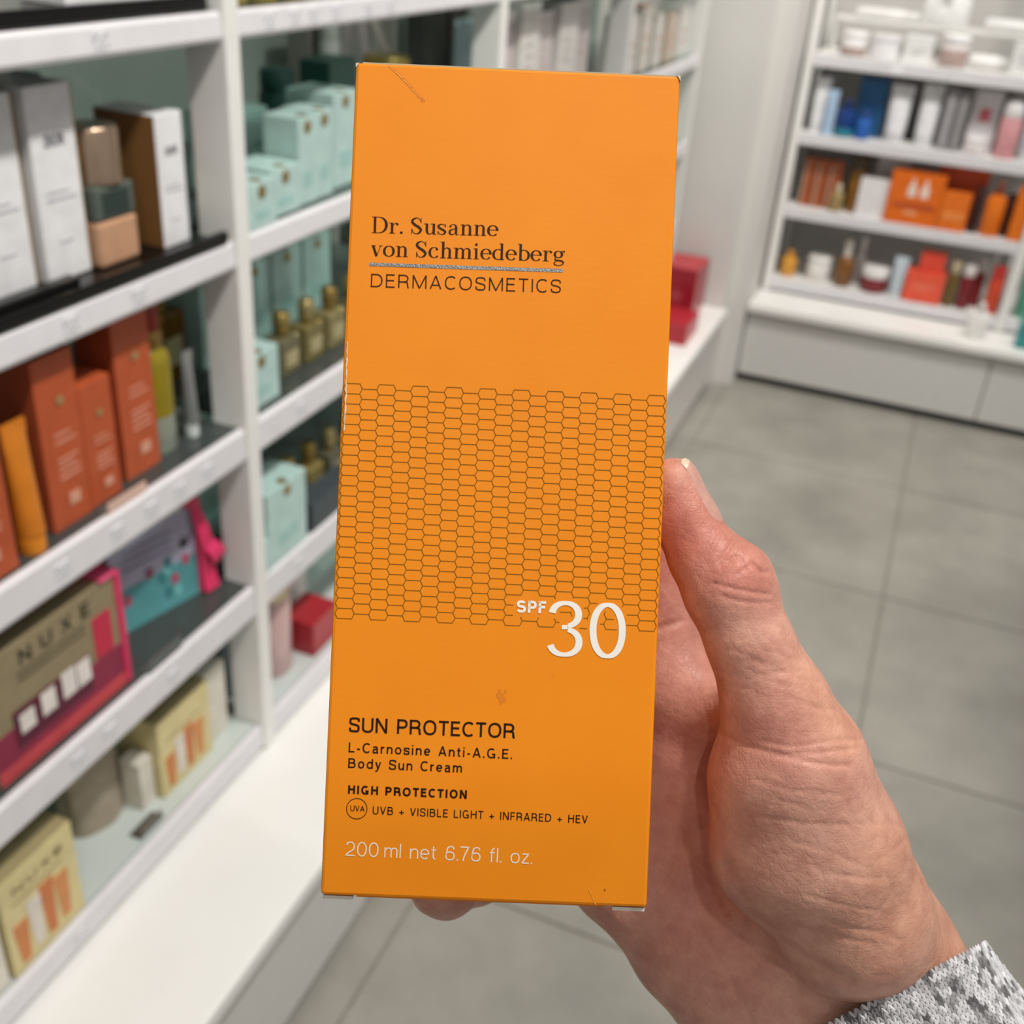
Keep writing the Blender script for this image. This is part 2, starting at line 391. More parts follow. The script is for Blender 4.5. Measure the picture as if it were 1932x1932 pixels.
    mb.v = [(p0[0]+(a-xa)*sx*ux-b*cap*uz, y, p0[1]+(a-xa)*sx*uz+b*cap*ux) for a, _, b in mb.v]
    return mb.build(name, material, parent)

# ------------------------------------------------------------------ setting: floor, walls
PLX, CTX, POSTX, BACKX = -0.54, -0.52, -0.70, -1.06          # left run: plinth, worktop edge, posts, back
PLY, CTY, POSTY, BACKY = 3.47, 3.45, 3.63, 3.99              # right run
ZC = 0.277                                                    # worktop height
ZS = [1.248, 1.016, 0.786, 0.556, 0.318]                      # shelf tops
M_GROUT = mat('tile_grout', '#8b867c', 0.8, var=0.05)
floor = struct(MB().box(-1.3, 3.2, -2.6, 4.4, -0.05, -0.004).build('floor', M_GROUT))
def tile_mat():
    m = bpy.data.materials.new('concrete_look_tile'); m.use_nodes = True
    nt = m.node_tree; b = nt.nodes['Principled BSDF']
    g = nt.nodes.new('ShaderNodeNewGeometry')
    n1 = nt.nodes.new('ShaderNodeTexNoise'); n1.inputs['Scale'].default_value = 3.2; n1.inputs['Detail'].default_value = 7; n1.inputs['Roughness'].default_value = 0.62
    nt.links.new(g.outputs['Position'], n1.inputs['Vector'])
    r = nt.nodes.new('ShaderNodeValToRGB'); r.color_ramp.elements[0].position = 0.3; r.color_ramp.elements[1].position = 0.72
    r.color_ramp.elements[0].color = lin('#85827a'); r.color_ramp.elements[1].color = lin('#a5a298')
    nt.links.new(n1.outputs['Fac'], r.inputs['Fac']); nt.links.new(r.outputs['Color'], b.inputs['Base Color'])
    b.inputs['Roughness'].default_value = 0.42
    return m
M_TILE = tile_mat()
tile_me = None
TS = 0.603
for i in range(-3, 5):
    for j in range(-2, 5):
        x0 = 0.117+(i-1)*TS; y0 = 1.713+(j-1)*TS-0.0
        if x0 > 2.6 or y0 > 3.4 or x0+TS < -0.6: continue
        if tile_me is None:
            o = MB().box(0.0025, TS-0.0025, 0.0025, TS-0.0025, -0.01, 0.0, 0.0015).build('floor_tile', M_TILE, floor); tile_me = o.data
        else:
            o = bpy.data.objects.new('floor_tile', tile_me); scene.collection.objects.link(o); o.parent = floor
        o.location = (x0, y0, 0)
M_WALL = mat('white_wall_paint', '#dcdad5', 0.6, var=0.01, scale=5)
struct(MB().box(-1.3, BACKX-0.02, -2.6, 4.4, 0, 2.95).build('wall_left', M_WALL))
struct(MB().box(-1.3, 3.2, BACKY+0.02, 4.4, 0, 2.95).build('wall_back', M_WALL))
struct(MB().box(BACKX-0.02, -0.535, 3.36, BACKY+0.02, 0, 2.95, 0.002).build('wall_corner', M_WALL))
struct(MB().box(-0.535, -0.475, 3.40, BACKY+0.02, 0, 2.95, 0.002).build('trim_1', M_WALL))

# ------------------------------------------------------------------ shelving
def base_run(name, label, cat, along, a0, a1, seams, front, back, worktop_edge, wlabel):
    """plinth with drawer fronts and a recessed black toe kick, plus its worktop"""
    t = thing(name, label, cat)
    def bx(lo, hi, f, b, z0, z1, bev=0):
        if along == 'y': return MB().box(b, f, lo, hi, z0, z1, bev)
        return MB().box(lo, hi, f, b, z0, z1, bev)
    s = 1 if along == 'x' else -1
    bx(a0, a1, front+s*0.03, back, 0.0, 0.245).build('carcass', M_PLINTH, t)
    bx(a0, a1, front+s*0.018, front+s*0.031, 0.0, 0.05).build('toe_kick', M_DARK, t)
    ed = [a0]+list(seams)+[a1]
    for p, q in zip(ed[:-1], ed[1:]):
        bx(p+0.002, q-0.002, front, front+s*0.018, 0.028, 0.232, 0.0015).build('drawer_front', M_PLINTH, t)
    w = thing('worktop', wlabel, 'worktop')
    bx(a0, a1, worktop_edge, back, 0.247, ZC-0.004, 0.003).build('slab', M_COUNTER, w)
    bx(a0, a1, worktop_edge+s*0.004, worktop_edge+s*0.012, 0.240, 0.2468).build('underside_strip', mat('grey_underside', '#a9a79f', 0.5), w)  # mid-grey strip along the underside of the worktop's front edge
    return t
base_run('plinth_cabinet', 'long pale grey plinth cabinet under the left shelving', 'cabinet', 'y', -0.6, 3.355, (0.255, 1.0075, 1.752, 2.497), PLX, BACKX, CTX, 'white worktop ledge running along the left shelving')
base_run('plinth_cabinet', 'pale grey plinth cabinet with drawer fronts under the far right shelving', 'cabinet', 'x', -0.472, 2.2, (0.291, 1.02, 1.75), PLY, BACKY, CTY, 'white worktop ledge under the far right shelving')

struct(MB().box(BACKX-0.019, BACKX, -0.6, 3.358, ZC, 2.3).build('trim_2', M_BACK))
struct(MB().box(-0.47, 2.2, BACKY, BACKY+0.019, ZC, 2.3).build('trim_3', mat('grey_back_panel', '#c6c4c0', 0.45, var=0.03, scale=5)))

def post(loc, along, label):
    t = thing('shelf_upright', label, 'upright', loc, group='white shelf uprights')
    if along == 'y':
        MB().box(-0.05, 0, 0, 0.0255, 0, 2.0, 0.002).build('profile', M_WHITE, t)
        MB().box(-0.352, -0.31, 0.004, 0.0215, 0, 2.0, 0.002).build('rear_profile', M_WHITE, t)
    else:
        MB().box(0, 0.0255, 0, 0.05, 0, 2.0, 0.002).build('profile', M_WHITE, t)
        MB().box(0.004, 0.0215, 0.31, 0.352, 0, 2.0, 0.002).build('rear_profile', M_WHITE, t)
YP = [0.25, 0.995, 1.737, 2.485, 3.230]
nm = ['', 'nearest white shelf upright, between terracotta boxes and mint boxes', 'middle white shelf upright just behind the top of the orange carton', 'third white shelf upright right above the orange carton', 'last white shelf upright of the left shelving by the corner']
for y, l in list(zip(YP, nm))[1:]: post((POSTX, y, ZC), 'y', l)
XP = [-0.462, 0.281, 1.02]
post((XP[0], POSTY, ZC), 'x', 'white upright at the left end of the far right shelving')
post((XP[1], POSTY, ZC), 'x', 'white upright at the right edge beside coral and green products')

def label_mat():
    m = bpy.data.materials.new('printed_price_tag'); m.use_nodes = True
    nt = m.node_tree; b = nt.nodes['Principled BSDF']; b.inputs['Roughness'].default_value = 0.35
    tc = nt.nodes.new('ShaderNodeTexCoord'); mp = nt.nodes.new('ShaderNodeMapping'); mp.inputs['Scale'].default_value = (1, 420, 300)
    nt.links.new(tc.outputs['Object'], mp.inputs[0])
    n = nt.nodes.new('ShaderNodeTexNoise'); n.inputs['Scale'].default_value = 1.0; n.inputs['Detail'].default_value = 2
    nt.links.new(mp.outputs[0], n.inputs['Vector'])
    r = nt.nodes.new('ShaderNodeValToRGB'); r.color_ramp.interpolation = 'CONSTANT'
    r.color_ramp.elements[0].color = lin('#e8e8ec'); r.color_ramp.elements[1].position = 0.56; r.color_ramp.elements[1].color = lin('#8a8a90')
    nt.links.new(n.outputs['Fac'], r.inputs['Fac']); nt.links.new(r.outputs['Color'], b.inputs['Base Color'])
    return m
M_TAG = label_mat()
tag_me = {}
def shelf(name, label, along, a0, a1, lvl, tags, glass=True):
    z = ZS[lvl]; rail_h = (.0235, .027, .038, .041, .033)[lvl]
    t = thing(name, label, 'shelf', group='shelves with white price rails')
    if along == 'y':
        MB().box(BACKX+0.002, POSTX-0.014, a0, a1, z-0.008, z-0.0005).build('glass_pane' if glass else 'board', M_FROST if lvl == 4 else M_GLASS, t)
        r = MB().prism([(POSTX-0.014, z-0.009), (POSTX-0.014, z-rail_h-0.004), (POSTX-0.004, z-rail_h-0.004), (POSTX-0.002, z-rail_h), (POSTX-0.004, z-0.004), (POSTX-0.008, z-0.0005), (POSTX-0.012, z-0.0005)], a0, a1).build('price_rail', M_RAIL, t)
        for y in tags:
            if not a0+0.02 < y < a1-0.02: continue
            if 'y' not in tag_me:
                o = MB().box(-0.001, 0.0006, -0.010, 0.010, -0.008, 0.008).build('price_tag', M_TAG, r); tag_me['y'] = o.data
            else:
                o = bpy.data.objects.new('price_tag', tag_me['y']); scene.collection.objects.link(o); o.parent = r
            o.location = (POSTX-0.0025, y, z-0.003-rail_h/2)
    else:
        MB().box(a0, a1, POSTY+0.014, BACKY-0.002, z-0.012, z-0.0005).build('board', M_WHITE, t)
        r = MB().box(a0, a1, POSTY+0.002, POSTY+0.0135, z-0.036, z-0.0005, 0.002).build('price_rail', M_RAIL, t)
        for x in tags:
            if 'x' not in tag_me:
                o = MB().box(-0.017, 0.017, -0.0006, 0.001, -0.012, 0.012).build('price_tag', mat('white_tag', '#eeeef2', 0.35), r); tag_me['x'] = o.data
            else:
                o = bpy.data.objects.new('price_tag', tag_me['x']); scene.collection.objects.link(o); o.parent = r
            o.location = (x, POSTY+0.0018, z-0.019)
wl = ['top glass shelf', 'upper glass shelf', 'middle glass shelf', 'lower glass shelf', 'lowest glass shelf']
what = {(0, 0): 'carrying the black tray at top left', (0, 1): 'under the white and gold boxes', (0, 2): 'under the terracotta boxes', (0, 3): 'under the gift sets', (0, 4): 'under the cream cartons, just above the ledge',
        (1, 0): 'at the top beyond the nearest upright', (1, 1): 'under the mint boxes at upper left', (1, 2): 'with gold bottles left of the orange carton', (1, 3): 'under the large mint box', (1, 4): 'under the pale pink bottle'}
bn = ['near bay', 'second bay', 'third bay', 'corner bay']
tagpos = {(0, 0): (.815, .98), (0, 1): (.735, .83), (0, 2): (.68, .76, .815, .865, .915), (0, 3): (.66, .71, .82), (0, 4): (.62,), (1, 0): (1.04, 1.08, 1.13, 1.17, 1.22, 1.30, 1.36), (1, 3): (1.1,), (1, 2): (1.12,)}
for b in range(4):
    a0 = -0.45 if b == 0 else YP[b]+0.026
    a1 = YP[b+1]-0.001 if b < 3 else 3.355
    for l in range(5):
        d = what.get((b, l), 'in the %s of the left shelving' % bn[b])
        if b == 3:
            a0 = YP[3]+0.026; a1 = YP[4]-0.001
        shelf('glass_shelf', '%s %s' % (wl[l], d), 'y', a0, a1, l, tagpos.get((b, l), ()))
rw = ['top shelf board holding white jars on the far right unit', 'upper shelf board holding blue boxes and white tubes on the far right unit', 'middle shelf board holding orange boxes on the far right unit', 'lowest shelf board holding jars and coral boxes on the far right unit']
for l in range(1, 5):
    shelf('shelf_board', rw[l-1], 'x', XP[0]+0.026, XP[1]-0.001, l, {1: (-0.19,), 4: ()}.get(l, ()))
shelf('shelf_board', 'lowest shelf board in the bay past the right upright', 'x', XP[1]+0.026, XP[2]-0.001, 4, ())
# ------------------------------------------------------------------ products
def put_left(bl, br, tl, z, depth, xmax=-0.706, xmin=-1.02):
    P = at(bl[0], bl[1], 2, z); x = min(max(P[0], xmin), xmax)
    y0 = at(bl[0], bl[1], 0, x)[1]; y1 = at(br[0], br[1], 0, x)[1]; h = at(tl[0], tl[1], 0, x)[2]-z
    return (x-depth/2, (y0+y1)/2, z), (y1-y0, depth, h), math.pi/2
def put_right(bl, br, tl, z, depth, ymin=3.635):
    P = at(bl[0], bl[1], 2, z); y = max(P[1], ymin)
    x0 = at(bl[0], bl[1], 1, y)[0]; x1 = at(br[0], br[1], 1, y)[0]; h = at(tl[0], tl[1], 1, y)[2]-z
    return ((x0+x1)/2, y+depth/2, z), (x1-x0, depth, h), 0.0
def metric_left(xf, y0, w, d, h, z): return (xf-d/2, y0+w/2, z), (w, d, h), math.pi/2
def metric_right(yf, x0, w, d, h, z): return (x0+w/2, yf+d/2, z), (w, d, h), 0.0

def carton(name, label, cat, place, col, rough=0.4, prints=(), texts=(), side=None, top=None, group=None, spin=0.0, foil=None):
    loc, (w, d, h), rz = place
    t = thing(name, label, cat, loc, rz+spin, group)
    m = col if not isinstance(col, str) else C(col, rough)
    b = MB().box(-w/2, w/2, -d/2, d/2, 0, h, 0.0012).build('body', m, t)
    e = 0.0004
    if side: MB().box(-w/2-e, -w/2+e, -d/2+.001, d/2-.001, .001, h-.001).build('side_panel', C(side, rough), b)
    if top: MB().box(-w/2+.001, w/2-.001, -d/2+.001, d/2-.001, h-e, h+e).build('top_flap', C(top, rough), b)
    for i, p in enumerate(prints):
        u0, v0, u1, v1, c = p[:5]; nm = p[5] if len(p) > 5 else 'printed_panel'
        mm = c if not isinstance(c, str) else C(c, rough)
        MB().box(-w/2+u0*w, -w/2+u1*w, -d/2-e*(1+.3*i), -d/2+.0002, v0*h, v1*h).build(nm, mm, b)
    for s, u0, u1, v, cap, c in texts:
        sans_text(s, 'lettering', C(c, .4), b, (-w/2+u0*w, v*h), (-w/2+u1*w, v*h), cap*h, .15, .2, -d/2-e*(2+.3*len(prints)))
    return t
def lines(u0, u1, vs, c, dv=.012, jitter=None):
    r = random.Random(str((u0, u1, c))); return [(u0, v, u0+(u1-u0)*(1 if i % 3 else .8), v+dv, c, 'print_line') for i, v in enumerate(vs)]

def bottle(name, label, cat, place, body, cap, style='round', group=None, neck=None, label_band=None, capfrac=.25, rough=.2, metalcap=0.0):
    loc, (w, d, h), rz = place; r = w/2; sy = d/w
    t = thing(name, label, cat, loc, rz, group)
    bm_ = C(body, rough) if isinstance(body, str) else body
    cm = C(cap, .3, metalcap) if isinstance(cap, str) else cap
    hb = h*(1-capfrac)
    if style == 'round':
        prof = [(r*.9, 0), (r, .004), (r, hb*.82), (r*.93, hb*.9), (r*.6, hb*.97), (r*.42, hb)]
        cp = [(r*.42, hb), (r*.46, hb+.001), (r*.46, h-.003), (r*.38, h)]
    elif style == 'straight':
        prof = [(r*.94, 0), (r, .003), (r, hb-.006), (r*.92, hb-.001), (r*.8, hb)]
        cp = [(r*.9, hb), (r*.93, hb+.001), (r*.93, h-.004), (r*.85, h)]
    elif style == 'pump':
        prof = [(r*.92, 0), (r, .004), (r, hb*.88), (r*.8, hb*.97), (r*.4, hb)]
        cp = None
    elif style == 'jar':
        prof = [(r*.9, 0), (r, .005), (r, hb-.005), (r*.9, hb)]
        cp = [(r*.98, hb), (r*1.02, hb+.002), (r*1.02, h-.004), (r*.94, h)]
    else:   # slender shoulders
        prof = [(r*.9, 0), (r, .006), (r*.98, hb*.6), (r*.8, hb*.8), (r*.45, hb*.95), (r*.36, hb)]
        cp = [(r*.36, hb), (r*.42, hb+.002), (r*.4, h-.004), (r*.3, h)]
    b = MB().lathe(prof, 20, sy=sy).build('body', bm_, t, True)
    if cp: MB().lathe(cp, 20, sy=sy).build('cap', cm, t, True)
    else:
        MB().lathe([(r*.42, hb), (r*.44, hb+.002), (r*.44, hb+(h-hb)*.45), (r*.15, hb+(h-hb)*.5), (r*.15, h-(h-hb)*.2)], 16).build('pump_collar', cm, t, True)
        MB().box(-r*.2, r*.2, -r*1.0, r*.25, h-(h-hb)*.22, h, .001).build('pump_nozzle', cm, t)
    if neck: MB().lathe([(r*.5, hb*.9), (r*.5, hb*1.0)], 16, sy=sy).build('collar', C(neck, .3, .8), t, True)
    if label_band:
        v0, v1, c = label_band
        MB().lathe([(r*1.004, hb*v0), (r*1.01, hb*v0+.0005), (r*1.01, hb*v1-.0005), (r*1.004, hb*v1)], 20, sy=sy).build('label_band', C(c, .4), b, True)
    return t
def tube(name, label, cat, place, body, cap, group=None, lean=0.0, rough=.3):
    loc, (w, d, h), rz = place; r = w/2
    t = thing(name, label, cat, loc, rz, group)
    hc = h*.16
    MB().lathe([(r*.92, 0), (r*.96, .002), (r*.96, hc-.002), (r*.9, hc)], 20).build('cap', C(cap, .3) if isinstance(cap, str) else cap, t, True)
    rings = []
    for k in range(9):
        f = k/8; rx = r*(1-.02*f)+0.0*f; ry = r*(1-f)**.8+.0012; z = hc+(h-hc)*f
        rings.append([(rx*math.cos(a)*(1+.1*f), ry*math.sin(a)+lean*f, z) for a in np.linspace(0, 2*math.pi, 20, endpoint=False)])
    b = MB().loft(rings).build('body', C(body, rough) if isinstance(body, str) else body, t, True)
    MB().box(-r*1.07, r*1.07, lean-.0016, lean+.0016, h-.012, h+.001).build('crimped_end', C(body, rough) if isinstance(body, str) else body, b)
    return t
def spot(parent, x, z, y, r, m, name='gold_seal'):
    n = 14; pts = [(x+r*math.cos(2*math.pi*k/n), z+r*math.sin(2*math.pi*k/n)) for k in range(n)]
    return MB().prism(pts, y-.0006, y+.0002).build(name, m, parent)

# ---- near bay, top: black tray with a white box
z0, z1, z2, z3, z4 = ZS
tray = thing('display_tray', 'glossy black display tray on the top shelf at upper left', 'tray', (-.86, .75, z0))
MB().box(-.16, .148, -.5, .236, 0, .012, .002).build('base', M_BLACK, tray)
MB().box(.14, .149, -.5, .236, .0122, .0145, .001).build('front_lip', M_BLACK, tray)
carton('cosmetic_box', 'white box bottom edge on the black tray at the very top left', 'box', ((-.748, .858, z0+.0125), (.115, .05, .12), math.pi/2), '#e6e6e8', prints=lines(.15, .85, (.1, .14, .18), '#9a9a9e'))
# ---- near bay, upper shelf: black stepped tray, white boxes, foundation bottle
tray = thing('display_tray', 'low stepped black display tray under the white boxes', 'tray', (-.74, .6, z1))
MB().box(-.11, .036, -.4, .385, 0, .004, .001).build('base', M_BLACK, tray)
MB().box(.028, .037, -.4, .385, .0042, .013, .0015).build('front_lip', M_BLACK, tray)
MB().box(.014, .0275, -.4, .165, .0042, .02, .0015).build('step', M_BLACK, tray)
zt = z1+.0045
GE = '#b59a68'
def white_box(label, place, mark, gold=True, side=None):
    loc, (w, d, h), rz = place
    t = carton('cosmetic_box', label, 'box', place, '#e8e8ea', .35, side=side, group='white cosmetic boxes with gold edges',
               prints=lines(.2, .85, (.46, .425), '#a9a9b2', .01)+lines(.35, .75, (.2,), '#b9b9c0', .01), texts=[('DIOR', .3, .72, .70, .06, '#5b5b66')] if mark else ())
    if gold: MB().box(w/2-.0002, w/2+.0012, -d/2, d/2, .001, h-.001).build('gold_edge', C(GE, .35, .6), t)
    return t
white_box('tall white box with gold edge cut off by the left picture edge', metric_left(-.758, .700, .058, .058, .172, zt), False)
white_box('tall white box with gold edge beside the gold capped foundation bottle', metric_left(-.75, .7655, .057, .058, .175, zt), True)
white_box('small white box with bronze side panel, nearest the white upright', metric_left(-.735, .917, .043, .075, .134, zt), True, False, '#8a6238')
t = thing('foundation_bottle', 'foundation bottle with champagne gold cap and beige base between white boxes', 'bottle', (-.762, .856, zt), math.pi/2)
MB().box(-.029, .029, -.022, .022, 0, .045, .004).build('filled_base', C('#c79a7a', .3), t)
MB().box(-.0285, .0285, -.0215, .0215, .0452, .078, .003).build('glass_body', C('#565f58', .1), t)
MB().box(-.019, .019, -.0222, -.0216, .05, .072).build('front_label', C('#2e3b38', .3), t)
MB().lathe([(.0235, .0782), (.0255, .079), (.0255, .129), (.024, .131)], 28).build('cap', C('#b39a84', .22, .85), t, True)
t = carton('makeup_palette', 'dark blue and red palette box at the back behind the foundation bottle', 'palette', metric_left(-.93, .86, .12, .05, .15, z1), '#24263f', prints=[(.7, .5, 1, .95, '#5a1622')])
carton('cosmetic_box', 'taupe box at the back of the upper shelf, near bay', 'box', metric_left(-.84, 1.03-.105, .062, .05, .105, z1), '#9b8770')
bottle('perfume_bottle', 'slim dark bottle with red cap squeezed beside the white upright', 'bottle', metric_left(-.752, .964, .024, .024, .125, z1), '#22201e', '#7c1f24', 'straight', label_band=(.3, .7, '#c9c2a4'))

# ---- near bay, middle shelf: terracotta boxes, orange tube, oil bottle
TC = '#b4532f'; TC2 = '#c15a34'
def terracotta(label, place, emblem=True):
    t = carton('cosmetic_box', label, 'box', place, TC, .4, group='terracotta cosmetic boxes',
               prints=lines(.3, .82, (.545, .5, .4, .365, .33, .29), '#cf8f74', .014)+[(.45, .12, .72, .19, '#d09a80', 'print_line')])
    loc, (w, d, h), rz = place
    if emblem: spot(t, w*.05, h*.74, -d/2-.0008, w*.09, C('#b09063', .35, .3), 'gold_emblem')
    return t
terracotta('terracotta box cut off by the left edge, left of the orange tube', metric_left(-.716, .570, .072, .045, .165, z2))
terracotta('widest terracotta box, right behind the orange tube', metric_left(-.727, .702, .054, .06, .182, z2))
terracotta('shorter terracotta box in the middle of its row, with gold top flap', metric_left(-.729, .7585, .046, .046, .136, z2))
terracotta('tallest terracotta box beside the yellow oil bottle', metric_left(-.737, .8225, .057, .05, .184, z2))
carton('cosmetic_box', 'dark brown box standing behind the terracotta boxes', 'box', metric_left(-.83, .70, .12, .07, .19, z2), '#4a2318')
t = tube('cream_tube', 'bright orange cream tube standing on its cap before the terracotta boxes', 'tube', ((-.727, .6705, z2), (.028, .03, .135), math.pi/2), '#cf7a22', '#d98420')
t = thing('oil_bottle', 'yellow body oil bottle with red cap and gold neck beside terracotta boxes', 'bottle', (-.757, .905, z2), math.pi/2)
MB().lathe([(.02, 0), (.0225, .003), (.0225, .03), (.0225, .045)], 20, sy=.75).build('glass_base', C('#8f9488', .08), t, True)
MB().lathe([(.0225, .0452), (.0225, .108), (.02, .118), (.011, .126)], 20, sy=.75).build('oil_body', C('#8a7a1c', .12), t, True)
MB().lathe([(.0115, .1262), (.0125, .128), (.0125, .143), (.011, .145)], 16).build('gold_collar', C('#a5854a', .3, .7), t, True)
MB().lathe([(.0105, .1452), (.0105, .178), (.009, .181)], 16).build('cap', C('#9c3424', .3), t, True)
t = tube('cream_tube', 'small silver tube standing right of the yellow oil bottle', 'tube', ((-.748, .952, z2), (.017, .017, .105), math.pi/2), C('#b6b9bb', .2, .8), '#c9cccd')
t = thing('price_sign', 'small clear acrylic sign on the rail below the terracotta boxes', 'sign', (-.709, .787, z2), math.pi/2)
MB().box(-.03, .03, -.0012, .0012, 0, .011).build('plate', C('#d9b8a8', .25), t)
MB().box(-.03, .03, -.001, .012, -.0003, .0002).build('foot', M_CLEAR, t)

# ---- near bay, lower shelf: two gift sets with pink ribbon
PK = '#d4305f'
t = thing('gift_box', 'large khaki and burgundy gift box with pink ribbon on the lower left shelf', 'gift box', (-.764, .672, z3), math.pi/2)
w, d, h = .195, .085, .150
b = MB().box(-w/2, w/2, -d/2, d/2, 0, h, .0015).build('body', C('#8f8163', .45), t)
MB().box(-w/2+.001, w/2-.001, -d/2-.0006, -d/2+.0002, .001, .058).build('burgundy_band', C('#8a2140', .4), b)
MB().box(-w/2+.001, w/2-.001, -d/2-.0010, -d/2+.0002, .001, .018).build('coral_strip', C('#c9474e', .4), b)
MB().box(-w/2+.03, -w/2+.14, -d/2-.0014, -d/2+.0002, .03, .075).build('window', C('#5a1830', .2), b)
for k, (u, hh) in enumerate(((.036, .038), (.066, .046), (.096, .054), (.118, .05))):
    MB().box(-w/2+u, -w/2+u+.02, -d/2-.0022, -d/2-.0012, .045, .045+hh*.6, .0004).build('pictured_jar', C('#e4dcd6', .4), b)
MB().box(-w/2+.15, -w/2+.178, -d/2-.0010, -d/2+.0002, .06, .112).build('red_label', C('#c22545', .4), b)
sans_text('NUXE', 'lettering', C('#3c372a', .4), b, (-w/2+.05, .122), (-w/2+.15, .122), .017, .16, .55, -d/2-.0008)
for k, v in enumerate((.112, .104)): MB().box(-w/2+.045, -w/2+.14, -d/2-.0007, -d/2+.0002, v, v+.003).build('print_line', C('#5e5640', .4), b)
MB().box(w/2-.006, w/2+.003, -d/2-.003, d/2+.003, .002, h+.001, .002).build('ribbon_side', C(PK, .35), t)
MB().box(w/2-.028, w/2-.004, -d/2-.004, d/2+.003, h, h+.003, .001).build('ribbon_top', C('#e0567e', .35), t)
def strip(name, pts, widths, y, m, t, th=.0012):
    c = [np.array(p, float) for p in curve(pts, 5)]; n = len(c); ws = np.interp(np.linspace(0, len(pts)-1, n), range(len(pts)), widths); rings = []
    for i in range(n):
        d_ = c[min(i+1, n-1)]-c[max(i-1, 0)]; d_ = d_/np.hypot(*d_); nn = np.array((-d_[1], d_[0]))*ws[i]/2
        yy = y+.003*math.sin(i*.7)
        p, q = c[i]+nn, c[i]-nn; rings.append([(p[0], yy-th, p[1]), (q[0], yy-th*2, q[1]), (q[0], yy+th, q[1]), (p[0], yy+th, p[1])])
    return MB().loft(rings).build(name, m, t, True)
def puff(name, cx, cz, rx, rz_, y, m, t, rot=0.0):
    mb = MB(); rings = []
    for k in range(9):
        f = k/8; r_ = math.sin(math.pi*min(.97, max(.03, f)))**.6; xx = (f*2-1)*rx
        rings.append([(cx+xx*math.cos(rot)-rz_*r_*math.sin(a)*math.sin(rot), y+rz_*.7*r_*math.cos(a), cz+xx*math.sin(rot)+rz_*r_*math.sin(a)*math.cos(rot)) for a in np.linspace(0, 2*math.pi, 12, endpoint=False)])
    return mb.loft(rings).build(name, m, t, True)
puff('ribbon_loop', w/2-.034, h+.012, .02, .009, -.02, C('#d84e74', .35), t, .3); puff('ribbon_loop', w/2-.004, h+.010, .012, .008, -.02, C('#d84e74', .35), t, -.4)

t = thing('gift_box', 'lilac and teal gift box with hot pink ribbon beside the white upright', 'gift box', (-.80, .897, z3), math.radians(78))
w, d, h = .132, .06, .132
b = MB().box(-w/2, w/2, -d/2, d/2, 0, h, .0015).build('body', C('#a3a0b4', .35), t)
MB().box(-w/2+.001, w/2-.001, -d/2-.0005, -d/2+.0002, .001, .062).build('teal_panel', C('#4f8f94', .4), b)
rr = random.Random(5)
for k in range(9):
    u = -w/2+.012+rr.random()*(w-.03); v = .012+rr.random()*.055
    MB().box(u, u+.010, -d/2-.0010, -d/2+.0002, v, v+.014).build('printed_motif', C(rr.choice(['#2f6f74', '#b04a66', '#c9d6d6', '#8f4a5c', '#6fb4b4']), .4), b)
for k in range(3): MB().box(-w/2+.02, w/2-.04, -d/2-.0006, -d/2+.0002, .085+.012*k, .088+.012*k).build('print_line', C('#77748c', .4), b)
spot(b, w/2-.022, .085, -d/2-.0008, .007, C('#3b3b40', .4), 'round_stamp')
MB().box(-w/2-.001, w/2+.001, -d/2-.001, d/2+.001, h, h+.004, .001).build('clear_lid', C('#c9ccbd', .1), t)
MB().box(w/2-.004, w/2+.003, -d/2-.004, d/2+.003, .002, h+.001, .002).build('ribbon_side', C(PK, .35), t)
strip('ribbon_tail', [(w/2-.006, h+.012), (w/2+.002, h*.75), (w/2+.008, h*.4), (w/2+.010, .004)], [.012, .018, .02, .024], -d/2-.007, C(PK, .35), t)
strip('ribbon_tail', [(w/2+.002, h*.62), (w/2+.014, h*.5), (w/2+.026, h*.33)], [.012, .020, .026], -d/2-.011, C('#e0386a', .35), t)
puff('ribbon_loop', w/2-.010, h+.012, .014, .009, -d/2-.002, C(PK, .35), t, 1.1)
t = thing('price_sign', 'small clear acrylic sign on the rail below the gift sets', 'sign', (-.709, .818, z3), math.pi/2)
MB().box(-.03, .03, -.001, .001, 0, .016).build('plate', M_CLEAR, t); MB().box(-.03, .03, -.001, .012, -.0003, .0002).build('foot', M_CLEAR, t)

# ---- near bay, lowest shelf: cream cartons, pouch, price clip
def cream_box(label, place, mark):
    loc, (w, d, h), rz = place
    t = carton('cosmetic_box', label, 'box', place, '#d3c48e', .45, top='#a2946c', group='cream cartons with orange tubes printed',
               texts=[('NUXE', .16, .84, .8, .07, '#8c7d50')] if mark else (), prints=[(.12, .7, .8, .73, '#a89a6a', 'print_line')])
    b = t.children[0]
    for k, (u, v0, v1, c) in enumerate(((.12, .08, .5, '#c7793a'), (.32, .12, .62, '#d9cfc4'), (.5, .1, .66, '#c46f33'), (.7, .12, .6, '#cf8646'))):
        MB().prism([(-w/2+u*w, v0*h), (-w/2+u*w+.11*w, v0*h), (-w/2+u*w+.15*w, v1*h), (-w/2+u*w-.04*w, v1*h)], -d/2-.0008, -d/2+.0002).build('pictured_tube', C(c, .4), b)
    return t
cream_box('cream carton with orange tube print at the bottom left corner', metric_left(-.712, .535, .107, .07, .138, z4), True)
cream_box('cream carton with orange tube print at the far end of the lowest shelf', metric_left(-.737, .820, .105, .065, .122, z4), False)
carton('cosmetic_box', 'white box cut off at the lower left picture edge', 'box', metric_left(-.715, .45, .08, .07, .10, z4), '#dcd6c8')
carton('cosmetic_box', 'slim white box standing against the nearest upright on lowest shelf', 'box', metric_left(-.745, .928, .045, .05, .12, z4), '#d6d0c4')
carton('cosmetic_box', 'small white box in front of the taupe pouch', 'box', metric_left(-.748, .792, .026, .03, .075, z4), '#d8d2c6')
